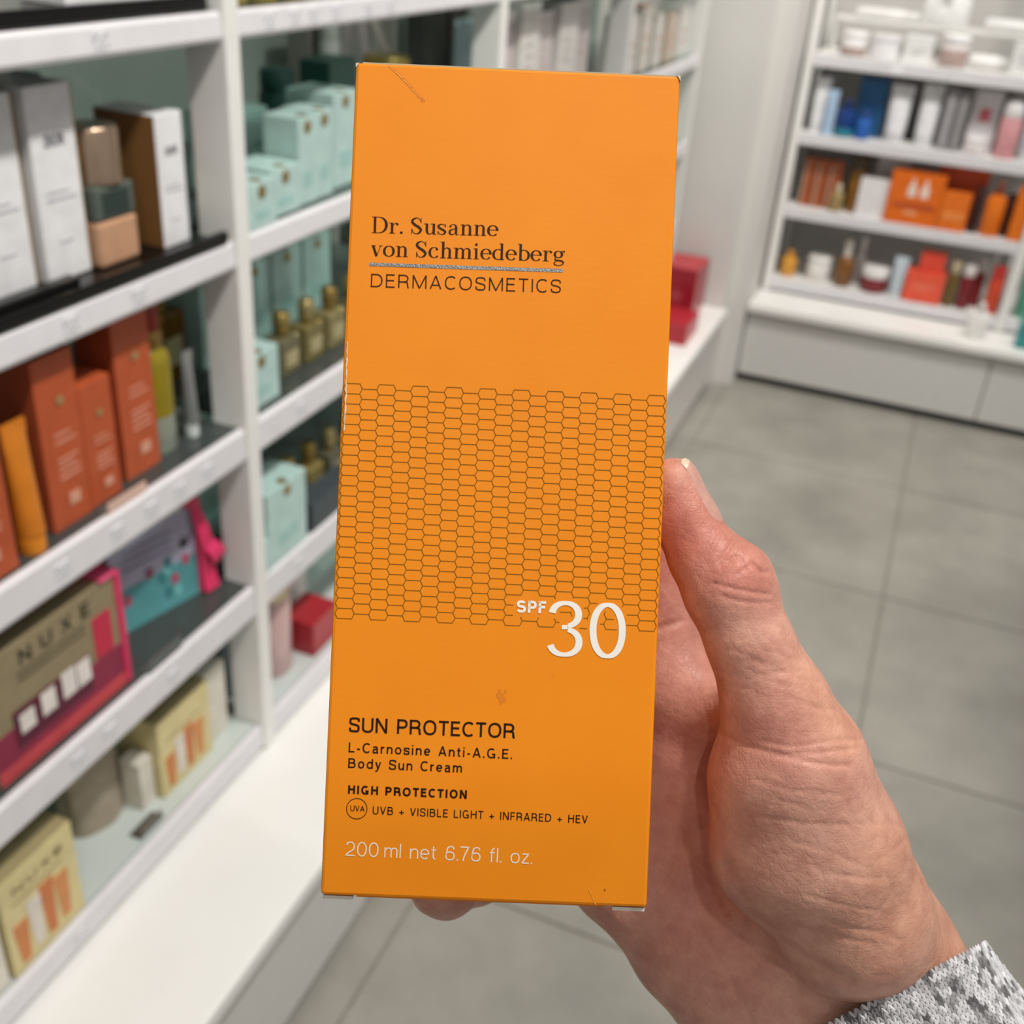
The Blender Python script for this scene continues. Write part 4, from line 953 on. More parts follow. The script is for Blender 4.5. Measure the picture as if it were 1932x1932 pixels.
# honeycomb print
hb = MB()
H00 = np.array(uv(650.2, 1157.4)); H18 = np.array(uv(1220.5, 1180.9)); T00 = np.array(uv(665.5, 733.3)); T18 = np.array(uv(1238.0, 755.7))
def hp(c, r): s, t = c/18, r/22; return (H00*(1-s)*(1-t)+H18*s*(1-t)+T00*(1-s)*t+T18*s*t)
bigpts = np.array([q for p in big for q in p])
spf0, spf1 = uv(966, 1164), uv(1036, 1126)
def near_print(p):
    if np.min(np.hypot(bigpts[:, 0]-p[0], bigpts[:, 1]-p[1])) < 11.5*PXM: return True
    return spf0[0] < p[0] < spf1[0] and spf0[1] < p[1] < spf1[1]
seen = set()
WH, TH = .573, .427                                # half width of cell, half length of flat edge (in columns)
edge_x = BW/2-.00025
for c in range(0, 19):
    n = 23 if c % 2 == 0 else 22; off = 0 if c % 2 == 0 else .5
    for r in range(n):
        rr_ = r+off
        P = [hp(c-WH, rr_), hp(c-TH, rr_-.5), hp(c+TH, rr_-.5), hp(c+WH, rr_), hp(c+TH, rr_+.5), hp(c-TH, rr_+.5)]
        for i in range(6):
            a, b = P[i], P[(i+1) % 6]
            key = tuple(sorted(((round(a[0]*2e4), round(a[1]*2e4)), (round(b[0]*2e4), round(b[1]*2e4)))))
            mid = ((a+b)/2); key = (round(mid[0]*5e3), round(mid[1]*5e3))
            if key in seen: continue
            seen.add(key)
            pts = [a+(b-a)*k/4 for k in range(5)]
            for k in range(4):
                m_ = (pts[k]+pts[k+1])/2
                if abs(m_[0]) > edge_x or near_print(m_): continue
                d_ = (pts[k+1]-pts[k])*.06
                ribbon([pts[k]-d_, pts[k+1]+d_], 1.55*PXM, hb)
hb.v = [(p, FY*.7, q) for p, _, q in hb.v]; hb.build('honeycomb_print', M_HEX, body)
# closing flaps, wear and marks
MB().box(-BW/2+.0012, BW/2-.0012, .0012, BD-.001, BH-.0002, BH+.0006, .0002).build('top_flap', mat('card_edge_grey', '#a79c84', .7), carton_t)
for a, b in (((603, 1696), (664, 1696)), ((1152, 1720), (1217, 1720))):
    u0, u1 = uv(*a)[0]+.0004, uv(*b)[0]
    u0 = max(u0, -BW/2+.0004); u1 = min(u1, BW/2-.0002)
    MB().box(u0, u1, .0009, .03, -.0011, -.0003, .0001).build('bottom_flap', M_CARD, carton_t)
MB().box(-BW/2+.0075, BW/2-.009, .0016, BD-.002, -.0006, .0002).build('bottom_flap', M_ORANGE, carton_t)
def scrap(name, pts, m, y0=-.00016, y1=.0006, parent=body):
    return MB().prism(pts, y0, y1).build(name, m, parent)
def wear(name, path, wid, m, y=-.0001, seed=1):
    r = random.Random(seed); mb = MB(); pts = []
    for (ax, ay), (bx2, by) in zip(path[:-1], path[1:]):
        for k in range(10): pts.append((ax+(bx2-ax)*k/10+r.uniform(-.8, .8), ay+(by-ay)*k/10))
    ribbon([uv(*p) for p in pts], [wid*PXM*r.uniform(.25, 1.3) for _ in pts], mb)
    mb.v = [(p, y, q) for p, _, q in mb.v]; return mb.build(name, m, body)
wear('worn_edge', [(655.5, 645), (654, 700), (652.5, 760), (649.5, 818)], 2.6, M_CARD)
scrap('worn_corner', [uv(671.5, 127), uv(671.5, 119.5), uv(678, 118.5), uv(675, 123)], M_CARD)
scrap('worn_corner', [uv(1284, 154), uv(1283.5, 144), uv(1277, 141.5), uv(1281, 147)], M_CARD)
M_CREASE = mat('cracked_orange_card', '#f2a03a', .5)
wear('surface_crease', [(733, 124), (752, 141), (770, 160), (784, 176), (800, 194)], 1.8, M_CREASE, seed=3)
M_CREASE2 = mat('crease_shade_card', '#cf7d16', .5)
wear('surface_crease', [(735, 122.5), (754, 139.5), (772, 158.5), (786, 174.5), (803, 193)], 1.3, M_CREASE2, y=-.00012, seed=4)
wear('surface_crease', [(1110, 1676), (1117, 1692), (1125, 1709)], 1.8, M_CREASE, seed=6)
def smudge(cx, cy, rx, ry, col, seed, name='smudge'):
    r = random.Random(seed); mb = MB()
    for k in range(10):
        x, y_ = cx+r.gauss(0, rx*.5), cy+r.gauss(0, ry*.5); q = r.uniform(2.0, 6.5) if rx > 3 else r.uniform(.8, 1.6)
        pts = [uv(x+q*math.cos(a)*r.uniform(.6, 1), y_+q*1.5*math.sin(a)*r.uniform(.6, 1)) for a in np.linspace(0, 6.28, 9, endpoint=False)]
        mb.add([(p[0], -.00005-k*2e-6, p[1]) for p in pts], [tuple(range(9))])
    mb.build(name, mat('smudge_%d' % seed, col, .5), body)
smudge(945, 1312, 8, 22, '#e07f0c', 3)
smudge(1141, 1679, 1.2, 1.2, '#a55f12', 5)
# ------------------------------------------------------------------ the hand: one continuous skin grown from an implicit surface (lens axes, millimetres)
def mm(px, py, d): return np.array([(px-PX/2)/FPX*d, (py-PX/2)/FPX*d, d], dtype=np.float32)
def rcone(P, a, b, r1, r2):
    ba = b-a; l2 = float(ba@ba); rr = r1-r2; a2 = l2-rr*rr; il2 = 1.0/l2
    pa = P-a; y = pa@ba; z = y-l2
    x2 = ((pa*l2-y[:, None]*ba)**2).sum(1); y2 = y*y*l2; z2 = z*z*l2
    k = np.sign(rr)*rr*rr*x2
    out = (np.sqrt(x2*a2*il2)+y*rr)*il2-r1
    m1 = np.sign(z)*a2*z2 > k; out = np.where(m1, np.sqrt(x2+z2)*il2-r2, out)
    m2 = (~m1) & (np.sign(y)*a2*y2 < k); out = np.where(m2, np.sqrt(x2+y2)*il2-r1, out)
    return out
def ellip(P, c, ax, r):
    q = (P-c)@ax.T; k0 = np.sqrt(((q/r)**2).sum(1)); k1 = np.sqrt(((q/(r*r))**2).sum(1))
    return k0*(k0-1)/np.maximum(k1, 1e-6)
def smin(a, b, k):
    h = np.maximum(k-np.abs(a-b), 0)/k
    return np.minimum(a, b)-h*h*k*0.25
def mp_(a): return a if isinstance(a, np.ndarray) else mm(*a)
def chain(P, pts, k=3.0):
    d = None
    for (a, ra), (b, rb) in zip(pts[:-1], pts[1:]):
        s = rcone(P, mp_(a), mp_(b), ra, rb); d = s if d is None else smin(d, s, k)
    return d
# forearm comes down and towards the viewer; the cuff rim lies in a plane through the lens
WR = mm(1632, 1900, 276)
sv = WR/np.linalg.norm(WR)                       # away from the lens
su = np.array([280., -147., 0.]); su = su-sv*(su@sv); su /= np.linalg.norm(su)
sd_ = np.cross(su, sv); sd_ = (sd_ if sd_[1] > 0 else -sd_)
def arm(t, u, v): return (WR+sd_*t+su*u+sv*v).astype(np.float32)
THUMB = [((1272, 912, 250), 6.0), ((1295, 986, 250), 7.2), ((1328, 1050, 249), 8.0), ((1366, 1114, 248), 9.2), ((1414, 1210, 248), 9.7), ((1462, 1325, 250), 11.8)]
THENAR = [((1462, 1325, 250), 11.8), ((1502, 1440, 252), 15.8), ((1548, 1600, 257), 19.3), ((1594, 1715, 263), 19.6), (arm(-10, 11, -4), 17.5)]
HYPO = [((1110, 1610, 288), 10.5), ((1166, 1655, 286), 12.0), ((1228, 1694, 285), 13.5), ((1296, 1783, 282), 14.5), ((1384, 1872, 279), 15.5), (arm(4, -15, 0), 14.0)]
METAS = [[((1268, 1290, 291), 11.0), ((1320, 1500, 291), 12.0), ((1450, 1715, 282), 14.0)],
         [((1150, 1390, 294), 11.0), ((1280, 1580, 293), 12.0), ((1440, 1760, 282), 14.0)],
         [((1095, 1500, 293), 10.5), ((1245, 1660, 290), 12.0), ((1430, 1810, 280), 15.0)],
         [((1380, 1800, 281), 14.0), ((1500, 1870, 275), 17.0)]]
ARM = [[((1440, 1740, 281), 16.), (arm(0, 0, 0), 17.), (arm(70, 0, 0), 18.)],
       [(arm(-18, 11, -4), 17.0), (arm(0, 14, -2), 14.0), (arm(70, 14, 0), 15.)],
       [(arm(-6, -16, 1), 15.5), (arm(4, -15, 0), 14.), (arm(70, -14, 0), 15.)]]
FINGERS = [[((1268, 1290, 291), 11.0), ((1205, 1025, 294), 9.8), ((1095, 890, 294), 8.6), ((1000, 815, 291), 7.4)],
           [((1150, 1390, 294), 10.8), ((1010, 1160, 296), 9.6), ((890, 1050, 293), 8.6), ((800, 990, 289), 7.4)],
           [((1095, 1500, 293), 10.3), ((915, 1370, 295), 9.2), ((795, 1310, 291), 8.2), ((715, 1280, 288), 7.0)],
           [((1100, 1600, 288), 9.8), ((975, 1612, 288), 8.0), ((900, 1650, 277), 7.2), ((842, 1676, 264), 6.9), ((824, 1676, 259), 6.5)]]
def carton_sdf(P):                               # keeps the skin pressed flat against the carton
    q = (P-TB*1000)@RB; h = np.array([BW/2, BH/2, BD/2])*1000+.15
    q = np.abs(q-np.array([0, 0, BD*500]))-h
    return np.linalg.norm(np.maximum(q, 0), axis=1)+np.minimum(q.max(1), 0)
def hand_sdf(P):
    P = P.astype(np.float32)
    palm = None
    for c in METAS+[HYPO]:
        s = chain(P, c, 3.0); palm = s if palm is None else smin(palm, s, 9.0)
    for c in ARM: palm = smin(palm, chain(P, c, 3.0), 6.0)
    th = chain(P, THENAR, 3.0)
    # thumb knuckle and fleshy pads
    t2 = chain(P, THUMB, 2.0)
    t2 = smin(t2, rcone(P, mm(1398, 1085, 247), mm(1402, 1110, 247), 6.8, 7.2), 6.0)
    th = smin(th, t2, 3.0)
    th = smin(th, rcone(P, mm(1420, 1480, 254), mm(1440, 1610, 258), 8.0, 11.0), 14.0)
    # web between thumb and index finger
    web = chain(P, [((1440, 1335, 262), 7.0), ((1365, 1345, 279), 6.5), ((1280, 1310, 289), 8.0)], 6.0)
    palm = smin(palm, web, 9.0)
    body_ = smin(palm, th, 6.5)
    out = body_
    for f in FINGERS: out = np.minimum(out, smin(body_, chain(P, f, 2.5), 5.5))
    return np.maximum(out, -carton_sdf(P))
def surface_nets(fn, lo, hi, vox):
    n = np.ceil((hi-lo)/vox).astype(int)+1
    xs = [lo[i]+vox*np.arange(n[i]) for i in range(3)]
    G = np.full(n, 9.0, np.float32); B = 8
    cs = [np.arange(0, n[i], B) for i in range(3)]
    bi = np.stack(np.meshgrid(*cs, indexing='ij'), -1).reshape(-1, 3)
    cd = fn(lo+vox*(bi+B/2))                         # coarse pass: skip blocks far from the skin
    for (i, j, k), d0 in zip(bi, cd):
        e = np.minimum(np.array([i, j, k])+B, n)
        if abs(d0) > B*vox*.87+3.0: G[i:e[0], j:e[1], k:e[2]] = d0
    near = bi[np.abs(cd) <= B*vox*.87+3.0]
    o = np.stack(np.meshgrid(*[np.arange(B)]*3, indexing='ij'), -1).reshape(-1, 3)
    for c0 in range(0, len(near), 400):
        q = (near[c0:c0+400, None, :]+o[None]).reshape(-1, 3); q = q[(q < n).all(1)]
        G[tuple(q.T)] = fn(lo+vox*q)
    ins = G < 0
    A = [(0, 0, 0), (1, 0, 0), (0, 1, 0), (1, 1, 0), (0, 0, 1), (1, 0, 1), (0, 1, 1), (1, 1, 1)]
    sl = lambda o: tuple(slice(o[k], n[k]-1+o[k]) for k in range(3))
    cnt = sum(ins[sl(o)].astype(np.int8) for o in A)
    act = (cnt > 0) & (cnt < 8)
    idx = -np.ones(act.shape, np.int64); ii = np.argwhere(act); idx[act] = np.arange(len(ii))
    acc = np.zeros((len(ii), 3)); num = np.zeros(len(ii))
    for a in range(8):
        for ax in range(3):
            if A[a][ax]: continue
            b = list(A[a]); b[ax] = 1
            va = G[tuple((ii+A[a]).T)]; vb = G[tuple((ii+b).T)]
            m = (va < 0) != (vb < 0); t = np.where(m, va/(va-vb+1e-12), 0)
            p = ii+np.array(A[a], float); p[:, ax] += t
            acc[m] += p[m]; num[m] += 1
    V = lo+vox*(acc/num[:, None])
    faces = []
    for ax in range(3):
        u, v = (ax+1) % 3, (ax+2) % 3
        s0 = [slice(None)]*3; s1 = [slice(None)]*3
        s0[ax] = slice(0, n[ax]-1); s1[ax] = slice(1, n[ax])
        e = np.argwhere(ins[tuple(s0)] != ins[tuple(s1)])
        e = e[(e[:, u] > 0) & (e[:, v] > 0) & (e[:, u] < n[u]-1) & (e[:, v] < n[v]-1)]
        flip = ins[tuple(e.T)]
        def at_(du, dv):
            q = e.copy(); q[:, u] += du; q[:, v] += dv; return idx[tuple(q.T)]
        F = np.stack([at_(-1, -1), at_(0, -1), at_(0, 0), at_(-1, 0)], 1)
        F[~flip] = F[~flip][:, ::-1]; faces.append(F)
    return V, np.concatenate(faces)
def grad(fn, V, e=0.35):
    g = np.stack([fn(V+np.eye(3)[k]*e)-fn(V-np.eye(3)[k]*e) for k in range(3)], 1)
    return g/(np.linalg.norm(g, axis=1)[:, None]+1e-9)
lo_ = np.array([-48., -32., 222.]); hi_ = np.array([142., 190., 322.])
HV, HF = surface_nets(hand_sdf, lo_, hi_, 1.0)
def largest(V, F):
    lab = np.arange(len(V))
    while True:
        m = lab[F].min(1); new = lab.copy(); np.minimum.at(new, F.ravel(), np.repeat(m, 4)); new = new[new]
        if (new == lab).all(): break
        lab = new
    k = np.bincount(lab).argmax(); keep = lab == k; ix = np.cumsum(keep)-1
    return V[keep], ix[F[keep[F].all(1)]]
HV, HF = largest(HV, HF)
for _ in range(2):
    gN = grad(hand_sdf, HV); HV = HV-gN*np.clip(hand_sdf(HV), -.6, .6)[:, None]
me = bpy.data.meshes.new('hand_tmp'); me.from_pydata(HV.tolist(), [], HF.tolist()); me.update()
ob = bpy.data.objects.new('hand_tmp', me); scene.collection.objects.link(ob)
sm = ob.modifiers.new('s', 'SMOOTH'); sm.factor = .5; sm.iterations = 3
sb = ob.modifiers.new('d', 'SUBSURF'); sb.levels = 1; sb.render_levels = 1
dg = bpy.context.evaluated_depsgraph_get(); me2 = bpy.data.meshes.new_from_object(ob.evaluated_get(dg))
bpy.data.objects.remove(ob); bpy.data.meshes.remove(me)
nv = len(me2.vertices); V = np.zeros(nv*3); me2.vertices.foreach_get('co', V); V = V.reshape(-1, 3)
N = np.zeros(nv*3); me2.vertices.foreach_get('normal', N); N = N.reshape(-1, 3)
_s = slice(0, nv, 50)
if (grad(hand_sdf, V[_s])*N[_s]).sum() < 0: N = -N
vp = np.stack([V[:, 0]/V[:, 2]*FPX+PX/2, V[:, 1]/V[:, 2]*FPX+PX/2], 1)
facing = -(N*V).sum(1)/np.linalg.norm(V, axis=1)          # >0 towards the lens
def dist_path(path):
    c = np.array(curve(path, 4)); best = np.full(nv, 1e9); l0, l1 = c.min(0)-30, c.max(0)+30
    ix = np.nonzero((facing > 0) & (vp > l0).all(1) & (vp < l1).all(1))[0]; q = vp[ix]; bq = np.full(len(ix), 1e9)
    for a, b in zip(c[:-1], c[1:]):
        ab = b-a; t = np.clip(((q-a)@ab)/(ab@ab+1e-9), 0, 1)
        bq = np.minimum(bq, np.hypot(*(q-(a+t[:, None]*ab)).T))
    best[ix] = bq; return best
D = np.zeros(nv)
front = np.clip(facing*4, 0, 1)
CREASES = [  # (path in photo pixels, depth mm, half width px, nearest depth, farthest depth)
    ([(1372, 1640), (1395, 1690), (1432, 1740), (1480, 1785), (1535, 1822), (1600, 1850)], .75, 13, 0, 400),
    ([(1420, 1060), (1440, 1082), (1447, 1100)], .35, 4, 0, 262), ([(1355, 1062), (1372, 1040), (1384, 1018)], .35, 4, 0, 262),
    ([(1360, 1068), (1392, 1050), (1408, 1075)], .3, 4, 0, 262), ([(1392, 1084), (1420, 1065), (1432, 1076), (1450, 1080)], .3, 4, 0, 262),
    ([(1345, 1100), (1390, 1112), (1452, 1122)], .35, 4, 0, 262), ([(1362, 1125), (1400, 1135), (1458, 1138)], .25, 4, 0, 262),
    ([(1350, 1380), (1400, 1405), (1470, 1425), (1540, 1440), (1600, 1445)], .35, 6, 0, 275),
    ([(1440, 1400), (1500, 1408), (1570, 1398), (1625, 1395)], .25, 5, 0, 275), ([(1470, 1425), (1540, 1420), (1620, 1412)], .25, 5, 0, 275),
    ([(1425, 1470), (1500, 1492), (1590, 1500)], .15, 5, 0, 280), ([(1430, 1540), (1510, 1553), (1600, 1558)], .15, 5, 0, 280),
    ([(1500, 1590), (1570, 1610), (1640, 1640)], .14, 5, 0, 280), ([(1520, 1630), (1590, 1650), (1660, 1665)], .14, 5, 0, 280),
    ([(1525, 1690), (1600, 1710), (1680, 1725)], .14, 5, 0, 280), ([(1490, 1745), (1560, 1765), (1650, 1780)], .14, 5, 0, 285),
    ([(1310, 1740), (1350, 1800), (1400, 1890), (1430, 1960)], .35, 7, 260, 400), ([(1240, 1690), (1270, 1650), (1290, 1560)], .4, 8, 265, 400),
    ([(1245, 1185), (1285, 1172)], .5, 7, 265, 400), ([(1300, 1480), (1330, 1560), (1345, 1650), (1372, 1720)], .5, 9, 265, 400),
    ([(1390, 1760), (1440, 1810), (1520, 1850)], .35, 6, 255, 400), ([(1470, 1830), (1540, 1870), (1620, 1890)], .3, 6, 255, 400),
]
for path, dep, hw, d0, d1 in CREASES:
    w_ = np.exp(-(dist_path(path)/hw)**2)*front*((V[:, 2] > d0) & (V[:, 2] < d1)); D -= dep*w_
rc = random.Random(7)
for k in range(70):                               # fine skin folds over thumb and thenar
    cx, cy = rc.uniform(1380, 1720), rc.uniform(1180, 1800)
    if not (0.42*(cy-1180)+1345 < cx < .52*(cy-1180)+1500): continue
    L_ = rc.uniform(25, 75); an = rc.choice([.25, .3, .15, -.9, 1.2])+rc.gauss(0, .15)
    dx, dy = L_*math.cos(an), L_*math.sin(an)
    w_ = np.exp(-(dist_path([(cx-dx, cy-dy), (cx, cy+rc.uniform(-5, 5)), (cx+dx, cy+dy)])/4.5)**2)*front*(V[:, 2] < 275); D -= rc.uniform(.06, .14)*w_
V2 = V+N*D[:, None]
# skin tone: redder at thumb and palm, sallower at the wrist and outer edge of the thenar
def blob(px, py, r, d0=0, d1=400): return np.exp(-(((vp[:, 0]-px)/r)**2+((vp[:, 1]-py)/r)**2))*((V[:, 2] > d0) & (V[:, 2] < d1))
base = np.array(lin('#d8a895')[:3]); red = np.array(lin('#b9685a')[:3]); tan = np.array(lin('#d3a087')[:3]); pale = np.array(lin('#dfb39c')[:3])
wr = np.clip(.75*blob(1300, 1000, 110)+.55*blob(1410, 1090, 70)+.4*blob(1480, 1380, 140)+.42/(1+np.exp(-(V[:, 2]-276)/2.5))/(1+np.exp((vp[:, 1]-1780)/70))+.3*blob(1300, 1800, 200), 0, .85)
wt = np.clip(blob(1760, 1780, 170)+.8*blob(1600, 1360, 70)+.7*blob(1700, 1620, 90)+.6*blob(1540, 1260, 60), 0, .85)
colv = base*(1-wr[:, None])+red*wr[:, None]; colv = colv*(1-wt[:, None])+tan*wt[:, None]
W3 = CO+(V2*1e-3)@CAMM
person_o = CO+(mm(1620, 1918, 280)*1e-3)@CAMM
person = thing('person', 'hand of a person in a grey marled sleeve gripping the orange carton', 'person', person_o)
me2.vertices.foreach_set('co', (W3-person_o).ravel()); me2.update()
ca = me2.color_attributes.new('skin_tone', 'FLOAT_COLOR', 'POINT')
ca.data.foreach_set('color', np.concatenate([colv, np.ones((nv, 1))], 1).astype(np.float32).ravel())
def skin_mat():
    m = bpy.data.materials.new('skin'); m.use_nodes = True
    nt = m.node_tree; b = nt.nodes['Principled BSDF']
    at_ = nt.nodes.new('ShaderNodeVertexColor'); at_.layer_name = 'skin_tone'
    tc = nt.nodes.new('ShaderNodeTexCoord')
    n = nt.nodes.new('ShaderNodeTexNoise'); n.inputs['Scale'].default_value = 130; n.inputs['Detail'].default_value = 6; n.inputs['Roughness'].default_value = .65
    nt.links.new(tc.outputs['Object'], n.inputs['Vector'])
    r = nt.nodes.new('ShaderNodeValToRGB'); r.color_ramp.elements[0].position = .3; r.color_ramp.elements[1].position = .72
    r.color_ramp.elements[0].color = (.80, .66, .64, 1); r.color_ramp.elements[1].color = (1.12, 1.12, 1.1, 1)
    nt.links.new(n.outputs['Fac'], r.inputs['Fac'])
    mx = nt.nodes.new('ShaderNodeMixRGB'); mx.blend_type = 'MULTIPLY'; mx.inputs[0].default_value = 1
    nt.links.new(at_.outputs['Color'], mx.inputs[1]); nt.links.new(r.outputs['Color'], mx.inputs[2])
    nt.links.new(mx.outputs[0], b.inputs['Base Color'])
    b.inputs['Roughness'].default_value = .47; b.inputs['Specular IOR Level'].default_value = .38
    b.inputs['Subsurface Weight'].default_value = .13; b.inputs['Subsurface Radius'].default_value = (.004, .0016, .0009); b.inputs['Subsurface Scale'].default_value = 1.0
    vo = nt.nodes.new('ShaderNodeTexVoronoi'); vo.feature = 'DISTANCE_TO_EDGE'; vo.inputs['Scale'].default_value = 720
    n4 = nt.nodes.new('ShaderNodeTexNoise'); n4.inputs['Scale'].default_value = 300; n4.inputs['Detail'].default_value = 3
    mxv = nt.nodes.new('ShaderNodeMixRGB'); mxv.inputs[0].default_value = .004
    nt.links.new(tc.outputs['Object'], n4.inputs['Vector'])
    nt.links.new(tc.outputs['Object'], mxv.inputs[1]); nt.links.new(n4.outputs['Color'], mxv.inputs[2]); mpv = nt.nodes.new('ShaderNodeMapping'); mpv.inputs['Rotation'].default_value = (.3, .9, .5); mpv.inputs['Scale'].default_value = (1.0, .42, 1.0); nt.links.new(mxv.outputs[0], mpv.inputs[0]); nt.links.new(mpv.outputs[0], vo.inputs['Vector'])
    cl = nt.nodes.new('ShaderNodeMath'); cl.operation = 'MINIMUM'; cl.inputs[1].default_value = .12
    nt.links.new(vo.outputs['Distance'], cl.inputs[0])
    ad = nt.nodes.new('ShaderNodeMath'); ad.operation = 'MULTIPLY_ADD'; ad.inputs[1].default_value = 1.2
    nt.links.new(cl.outputs[0], ad.inputs[0])
    n5 = nt.nodes.new('ShaderNodeTexNoise'); n5.inputs['Scale'].default_value = 420; n5.inputs['Detail'].default_value = 5
    nt.links.new(tc.outputs['Object'], n5.inputs['Vector']); nt.links.new(n5.outputs['Fac'], ad.inputs[2])
    bp = nt.nodes.new('ShaderNodeBump'); bp.inputs['Strength'].default_value = .7; bp.inputs['Distance'].default_value = .0004
    nt.links.new(ad.outputs[0], bp.inputs['Height']); nt.links.new(bp.outputs['Normal'], b.inputs['Normal'])
    return m
M_SKIN = skin_mat()
me2.materials.clear(); me2.materials.append(M_SKIN); me2.name = 'hand'
me2.polygons.foreach_set('use_smooth', [True]*len(me2.polygons))
hand = bpy.data.objects.new('hand', me2); scene.collection.objects.link(hand); hand.parent = person
def to_local(Pmm): return (CO+(np.asarray(Pmm)*1e-3)@CAMM)-person_o

# thumb nail: a thin shell hugging the thumb tip
def nail_shell():
    A0, A1 = mm(1262, 884, 250), mm(1312, 1000, 249.5)
    ax = (A1-A0)/np.linalg.norm(A1-A0); view = np.array([0, 0, -1.0])
    right = np.cross(ax, view); right /= np.linalg.norm(right)
    if right[0] < 0: right = -right
    tow = np.cross(right, ax); tow = tow if tow[2] < 0 else -tow
    cen = math.radians(12)
    jobs = []
    ns, nf = 18, 16
    outer = np.zeros((ns+1, nf+1, 3)); inner = np.zeros((ns+1, nf+1, 3))
    for i in range(ns+1):
        s = i/ns
        for j in range(nf+1):
            f = j/nf*2-1
            halfw = math.radians(52)*(1-.25*max(0, (s-.75)/.25)**2)*(1-.12*(1-s))
            sc = s-(.10*(1-f*f) if s < .5 else -.07*(1-f*f)*(s-.5)*2)     # rounded free edge and base
            phi = cen+f*halfw
            dr = right*math.cos(phi)+tow*math.sin(phi)
            p0 = A0+(A1-A0)*max(sc, -.05)
            jobs.append((i, j, p0, dr, (.13 if s > .12 else .35)-.32*abs(f)**8-.3*max(0, (s-.85)/.15)**2))
    t = np.linspace(2, 14, 121)
    sdv = hand_sdf(np.concatenate([p0+dr*t[:, None] for _, _, p0, dr, _ in jobs])).reshape(len(jobs), -1)
    for (i, j, p0, dr, th_), row in zip(jobs, sdv):
        k = np.argmax(row > th_); k = k if k else 30
        outer[i, j] = p0+dr*t[k]; inner[i, j] = p0+dr*(t[k]-.8)
    V_ = np.concatenate([outer.reshape(-1, 3), inner.reshape(-1, 3)]); o_ = (ns+1)*(nf+1)
    F_ = []
    I = lambda i, j: i*(nf+1)+j
    for i in range(ns):
        for j in range(nf):
            F_.append((I(i, j), I(i, j+1), I(i+1, j+1), I(i+1, j))); F_.append((o_+I(i, j), o_+I(i+1, j), o_+I(i+1, j+1), o_+I(i, j+1)))
    for i in range(ns):
        for j in (0, nf): F_.append((I(i, j), I(i+1, j), o_+I(i+1, j), o_+I(i, j)))
    for j in range(nf):
        for i in (0, ns): F_.append((I(i, j), I(i, j+1), o_+I(i, j+1), o_+I(i, j)))
    mb = MB(); mb.add([tuple(p) for p in to_local(V_)], F_)
    o = mb.build('thumbnail', mat('finger_nail', '#d09a8c', .34, spec=.5, var=.05, scale=300, sss=.1), person, True, label='short pink thumbnail')
    o.data.materials.append(mat('nail_free_edge', '#d9c6ac', .4, var=.05, scale=300))
    to_i = {tuple(np.round(p, 7)): k for k, p in enumerate(to_local(V_))}
    row = np.array([(k % o_)//(nf+1) for k in range(2*o_)])
    for pl in o.data.polygons:
        if np.mean(row[list(pl.vertices)]) < 2.1: pl.material_index = 1
    return o
nail_shell()

# knitted sleeve cuff
SA = WR.astype(float)
def sleeve_pt(t, a, off=0.0):
    ru, rv = 34.5+.10*t+off+1.2*math.sin(t*.11)*math.sin(3*a), 26.5+.09*t+off+1.0*math.sin(t*.09)*math.cos(2*a)
    return SA+sd_*t+su*ru*math.cos(a)+sv*rv*math.sin(a)
rings = []
na = 96
AA = np.linspace(0, 2*math.pi, na, endpoint=False)
for t, off in [(66, -2.4), (40, -2.4), (6, -2.4), (1.2, -2.2), (-.6, -1.6), (0, -.6), (1.6, -.1)]+[(k, 0) for k in range(4, 68, 4)]:
    rings.append([tuple(to_local(sleeve_pt(t, a, off))) for a in AA])
M_KNITB = mat('knit_shade_grey', '#8f8f92', .95, var=.15, scale=300)
sleeve = MB().loft(rings, caps=False).build('sleeve', M_KNITB, person, True, label='grey marled knit sleeve cuff')
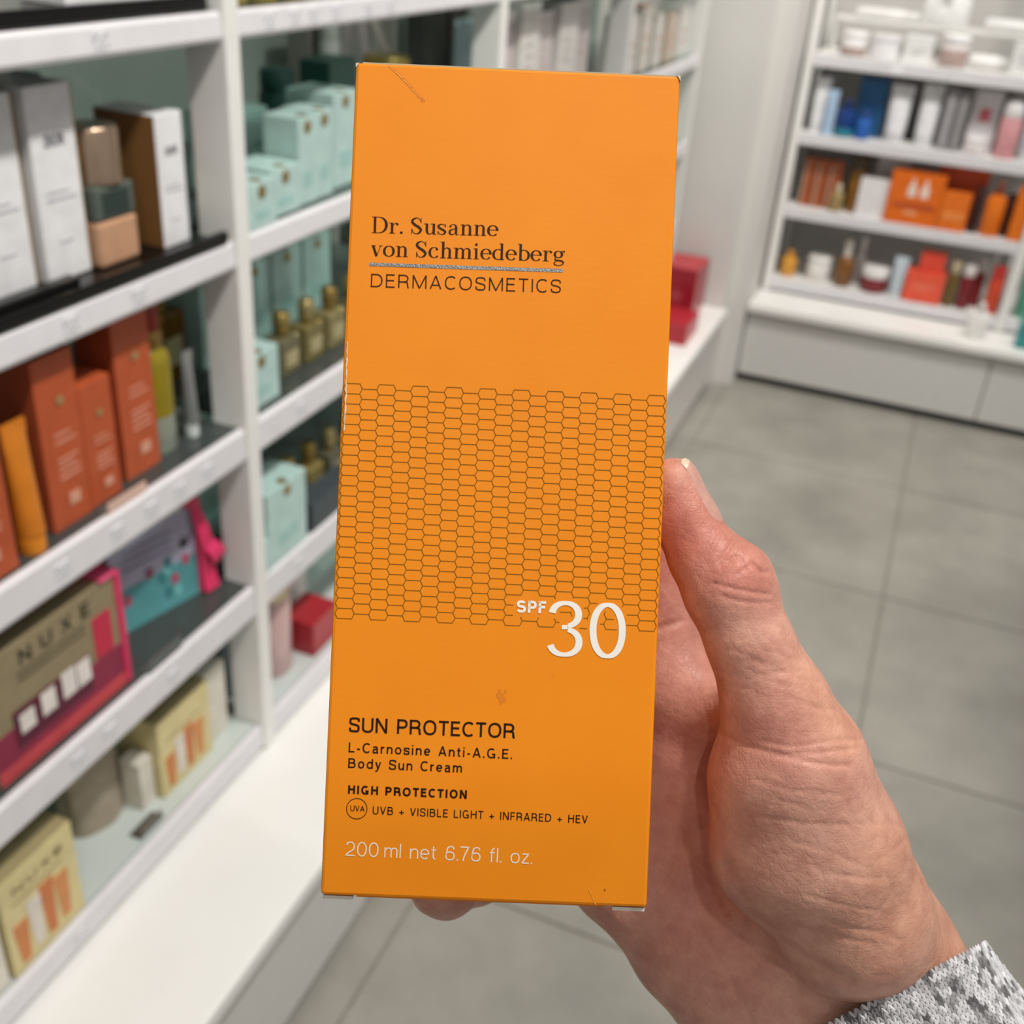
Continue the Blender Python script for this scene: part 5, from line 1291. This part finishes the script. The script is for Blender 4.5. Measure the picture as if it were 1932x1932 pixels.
# stitches: each a V of two plump strands
sc_, sr_ = 1.55, 1.25
kn = MB(); kcol = []
rk = random.Random(11)
nrow = int(50/sr_); circ = 2*math.pi*31; ncol = int(circ/sc_)
marl = {}
def marl_noise(x, y):
    s = math.sin(x*.9+1.3*math.sin(y*.23))+math.sin(y*.55+x*.31+2.0*math.sin(x*.17))+math.sin(x*.37-y*.21)*.8
    return s
for r in range(nrow):
    for c in range(ncol):
        a = 2*math.pi*c/ncol; t = r*sr_-.3
        nrm0 = su*math.cos(a)+sv*math.sin(a)
        if (sleeve_pt(t, a)@nrm0) is None: continue
        # only the half of the cuff that can face the viewer or its sides
        if nrm0@sv > .45: continue
        da = 2*math.pi/ncol
        v = marl_noise(c*1.7, r*1.7)+rk.gauss(0, 1.2)
        g_ = .62 if v < .55 else (.36 if v < 1.5 else .17)
        g_ *= rk.uniform(.8, 1.15)
        for s in (-1, 1):
            e0 = sleeve_pt(t+sr_*1.05, a+s*da*.06, .10); e1 = sleeve_pt(t-sr_*.35, a+s*da*.48, .22)
            ax_ = e1-e0; L_ = np.linalg.norm(ax_); ax_ = ax_/L_
            side = np.cross(ax_, nrm0); side /= np.linalg.norm(side)
            P_ = []
            for f, wd in ((0, .12), (.3, .36), (.7, .38), (1, .14)):
                cpt_ = e0+ax_*L_*f
                P_ += [cpt_-side*wd, cpt_+nrm0*wd*.8, cpt_+side*wd, cpt_-nrm0*.2]
            F_ = []
            for i in range(3):
                for j in range(4): F_.append((i*4+j, i*4+(j+1) % 4, i*4+4+(j+1) % 4, i*4+4+j))
            gs = g_*rk.uniform(.75, 1.2); kn.add(P_, F_); kcol += [gs]*16
kn.v = [tuple(q) for q in to_local(np.array(kn.v))]
kn_o = kn.build('knit_stitches', M_KNITB, sleeve, True, kind='stuff')
ca = kn_o.data.color_attributes.new('marl', 'FLOAT_COLOR', 'POINT')
kc = np.array(kcol); ca.data.foreach_set('color', np.stack([kc, kc, kc*1.03, np.ones_like(kc)], 1).astype(np.float32).ravel())
m = bpy.data.materials.new('marled_grey_yarn'); m.use_nodes = True; nt = m.node_tree; b = nt.nodes['Principled BSDF']
vc = nt.nodes.new('ShaderNodeVertexColor'); vc.layer_name = 'marl'; nt.links.new(vc.outputs['Color'], b.inputs['Base Color']); b.inputs['Roughness'].default_value = .95
b.inputs['Specular IOR Level'].default_value = .15
kn_o.data.materials.clear(); kn_o.data.materials.append(m)
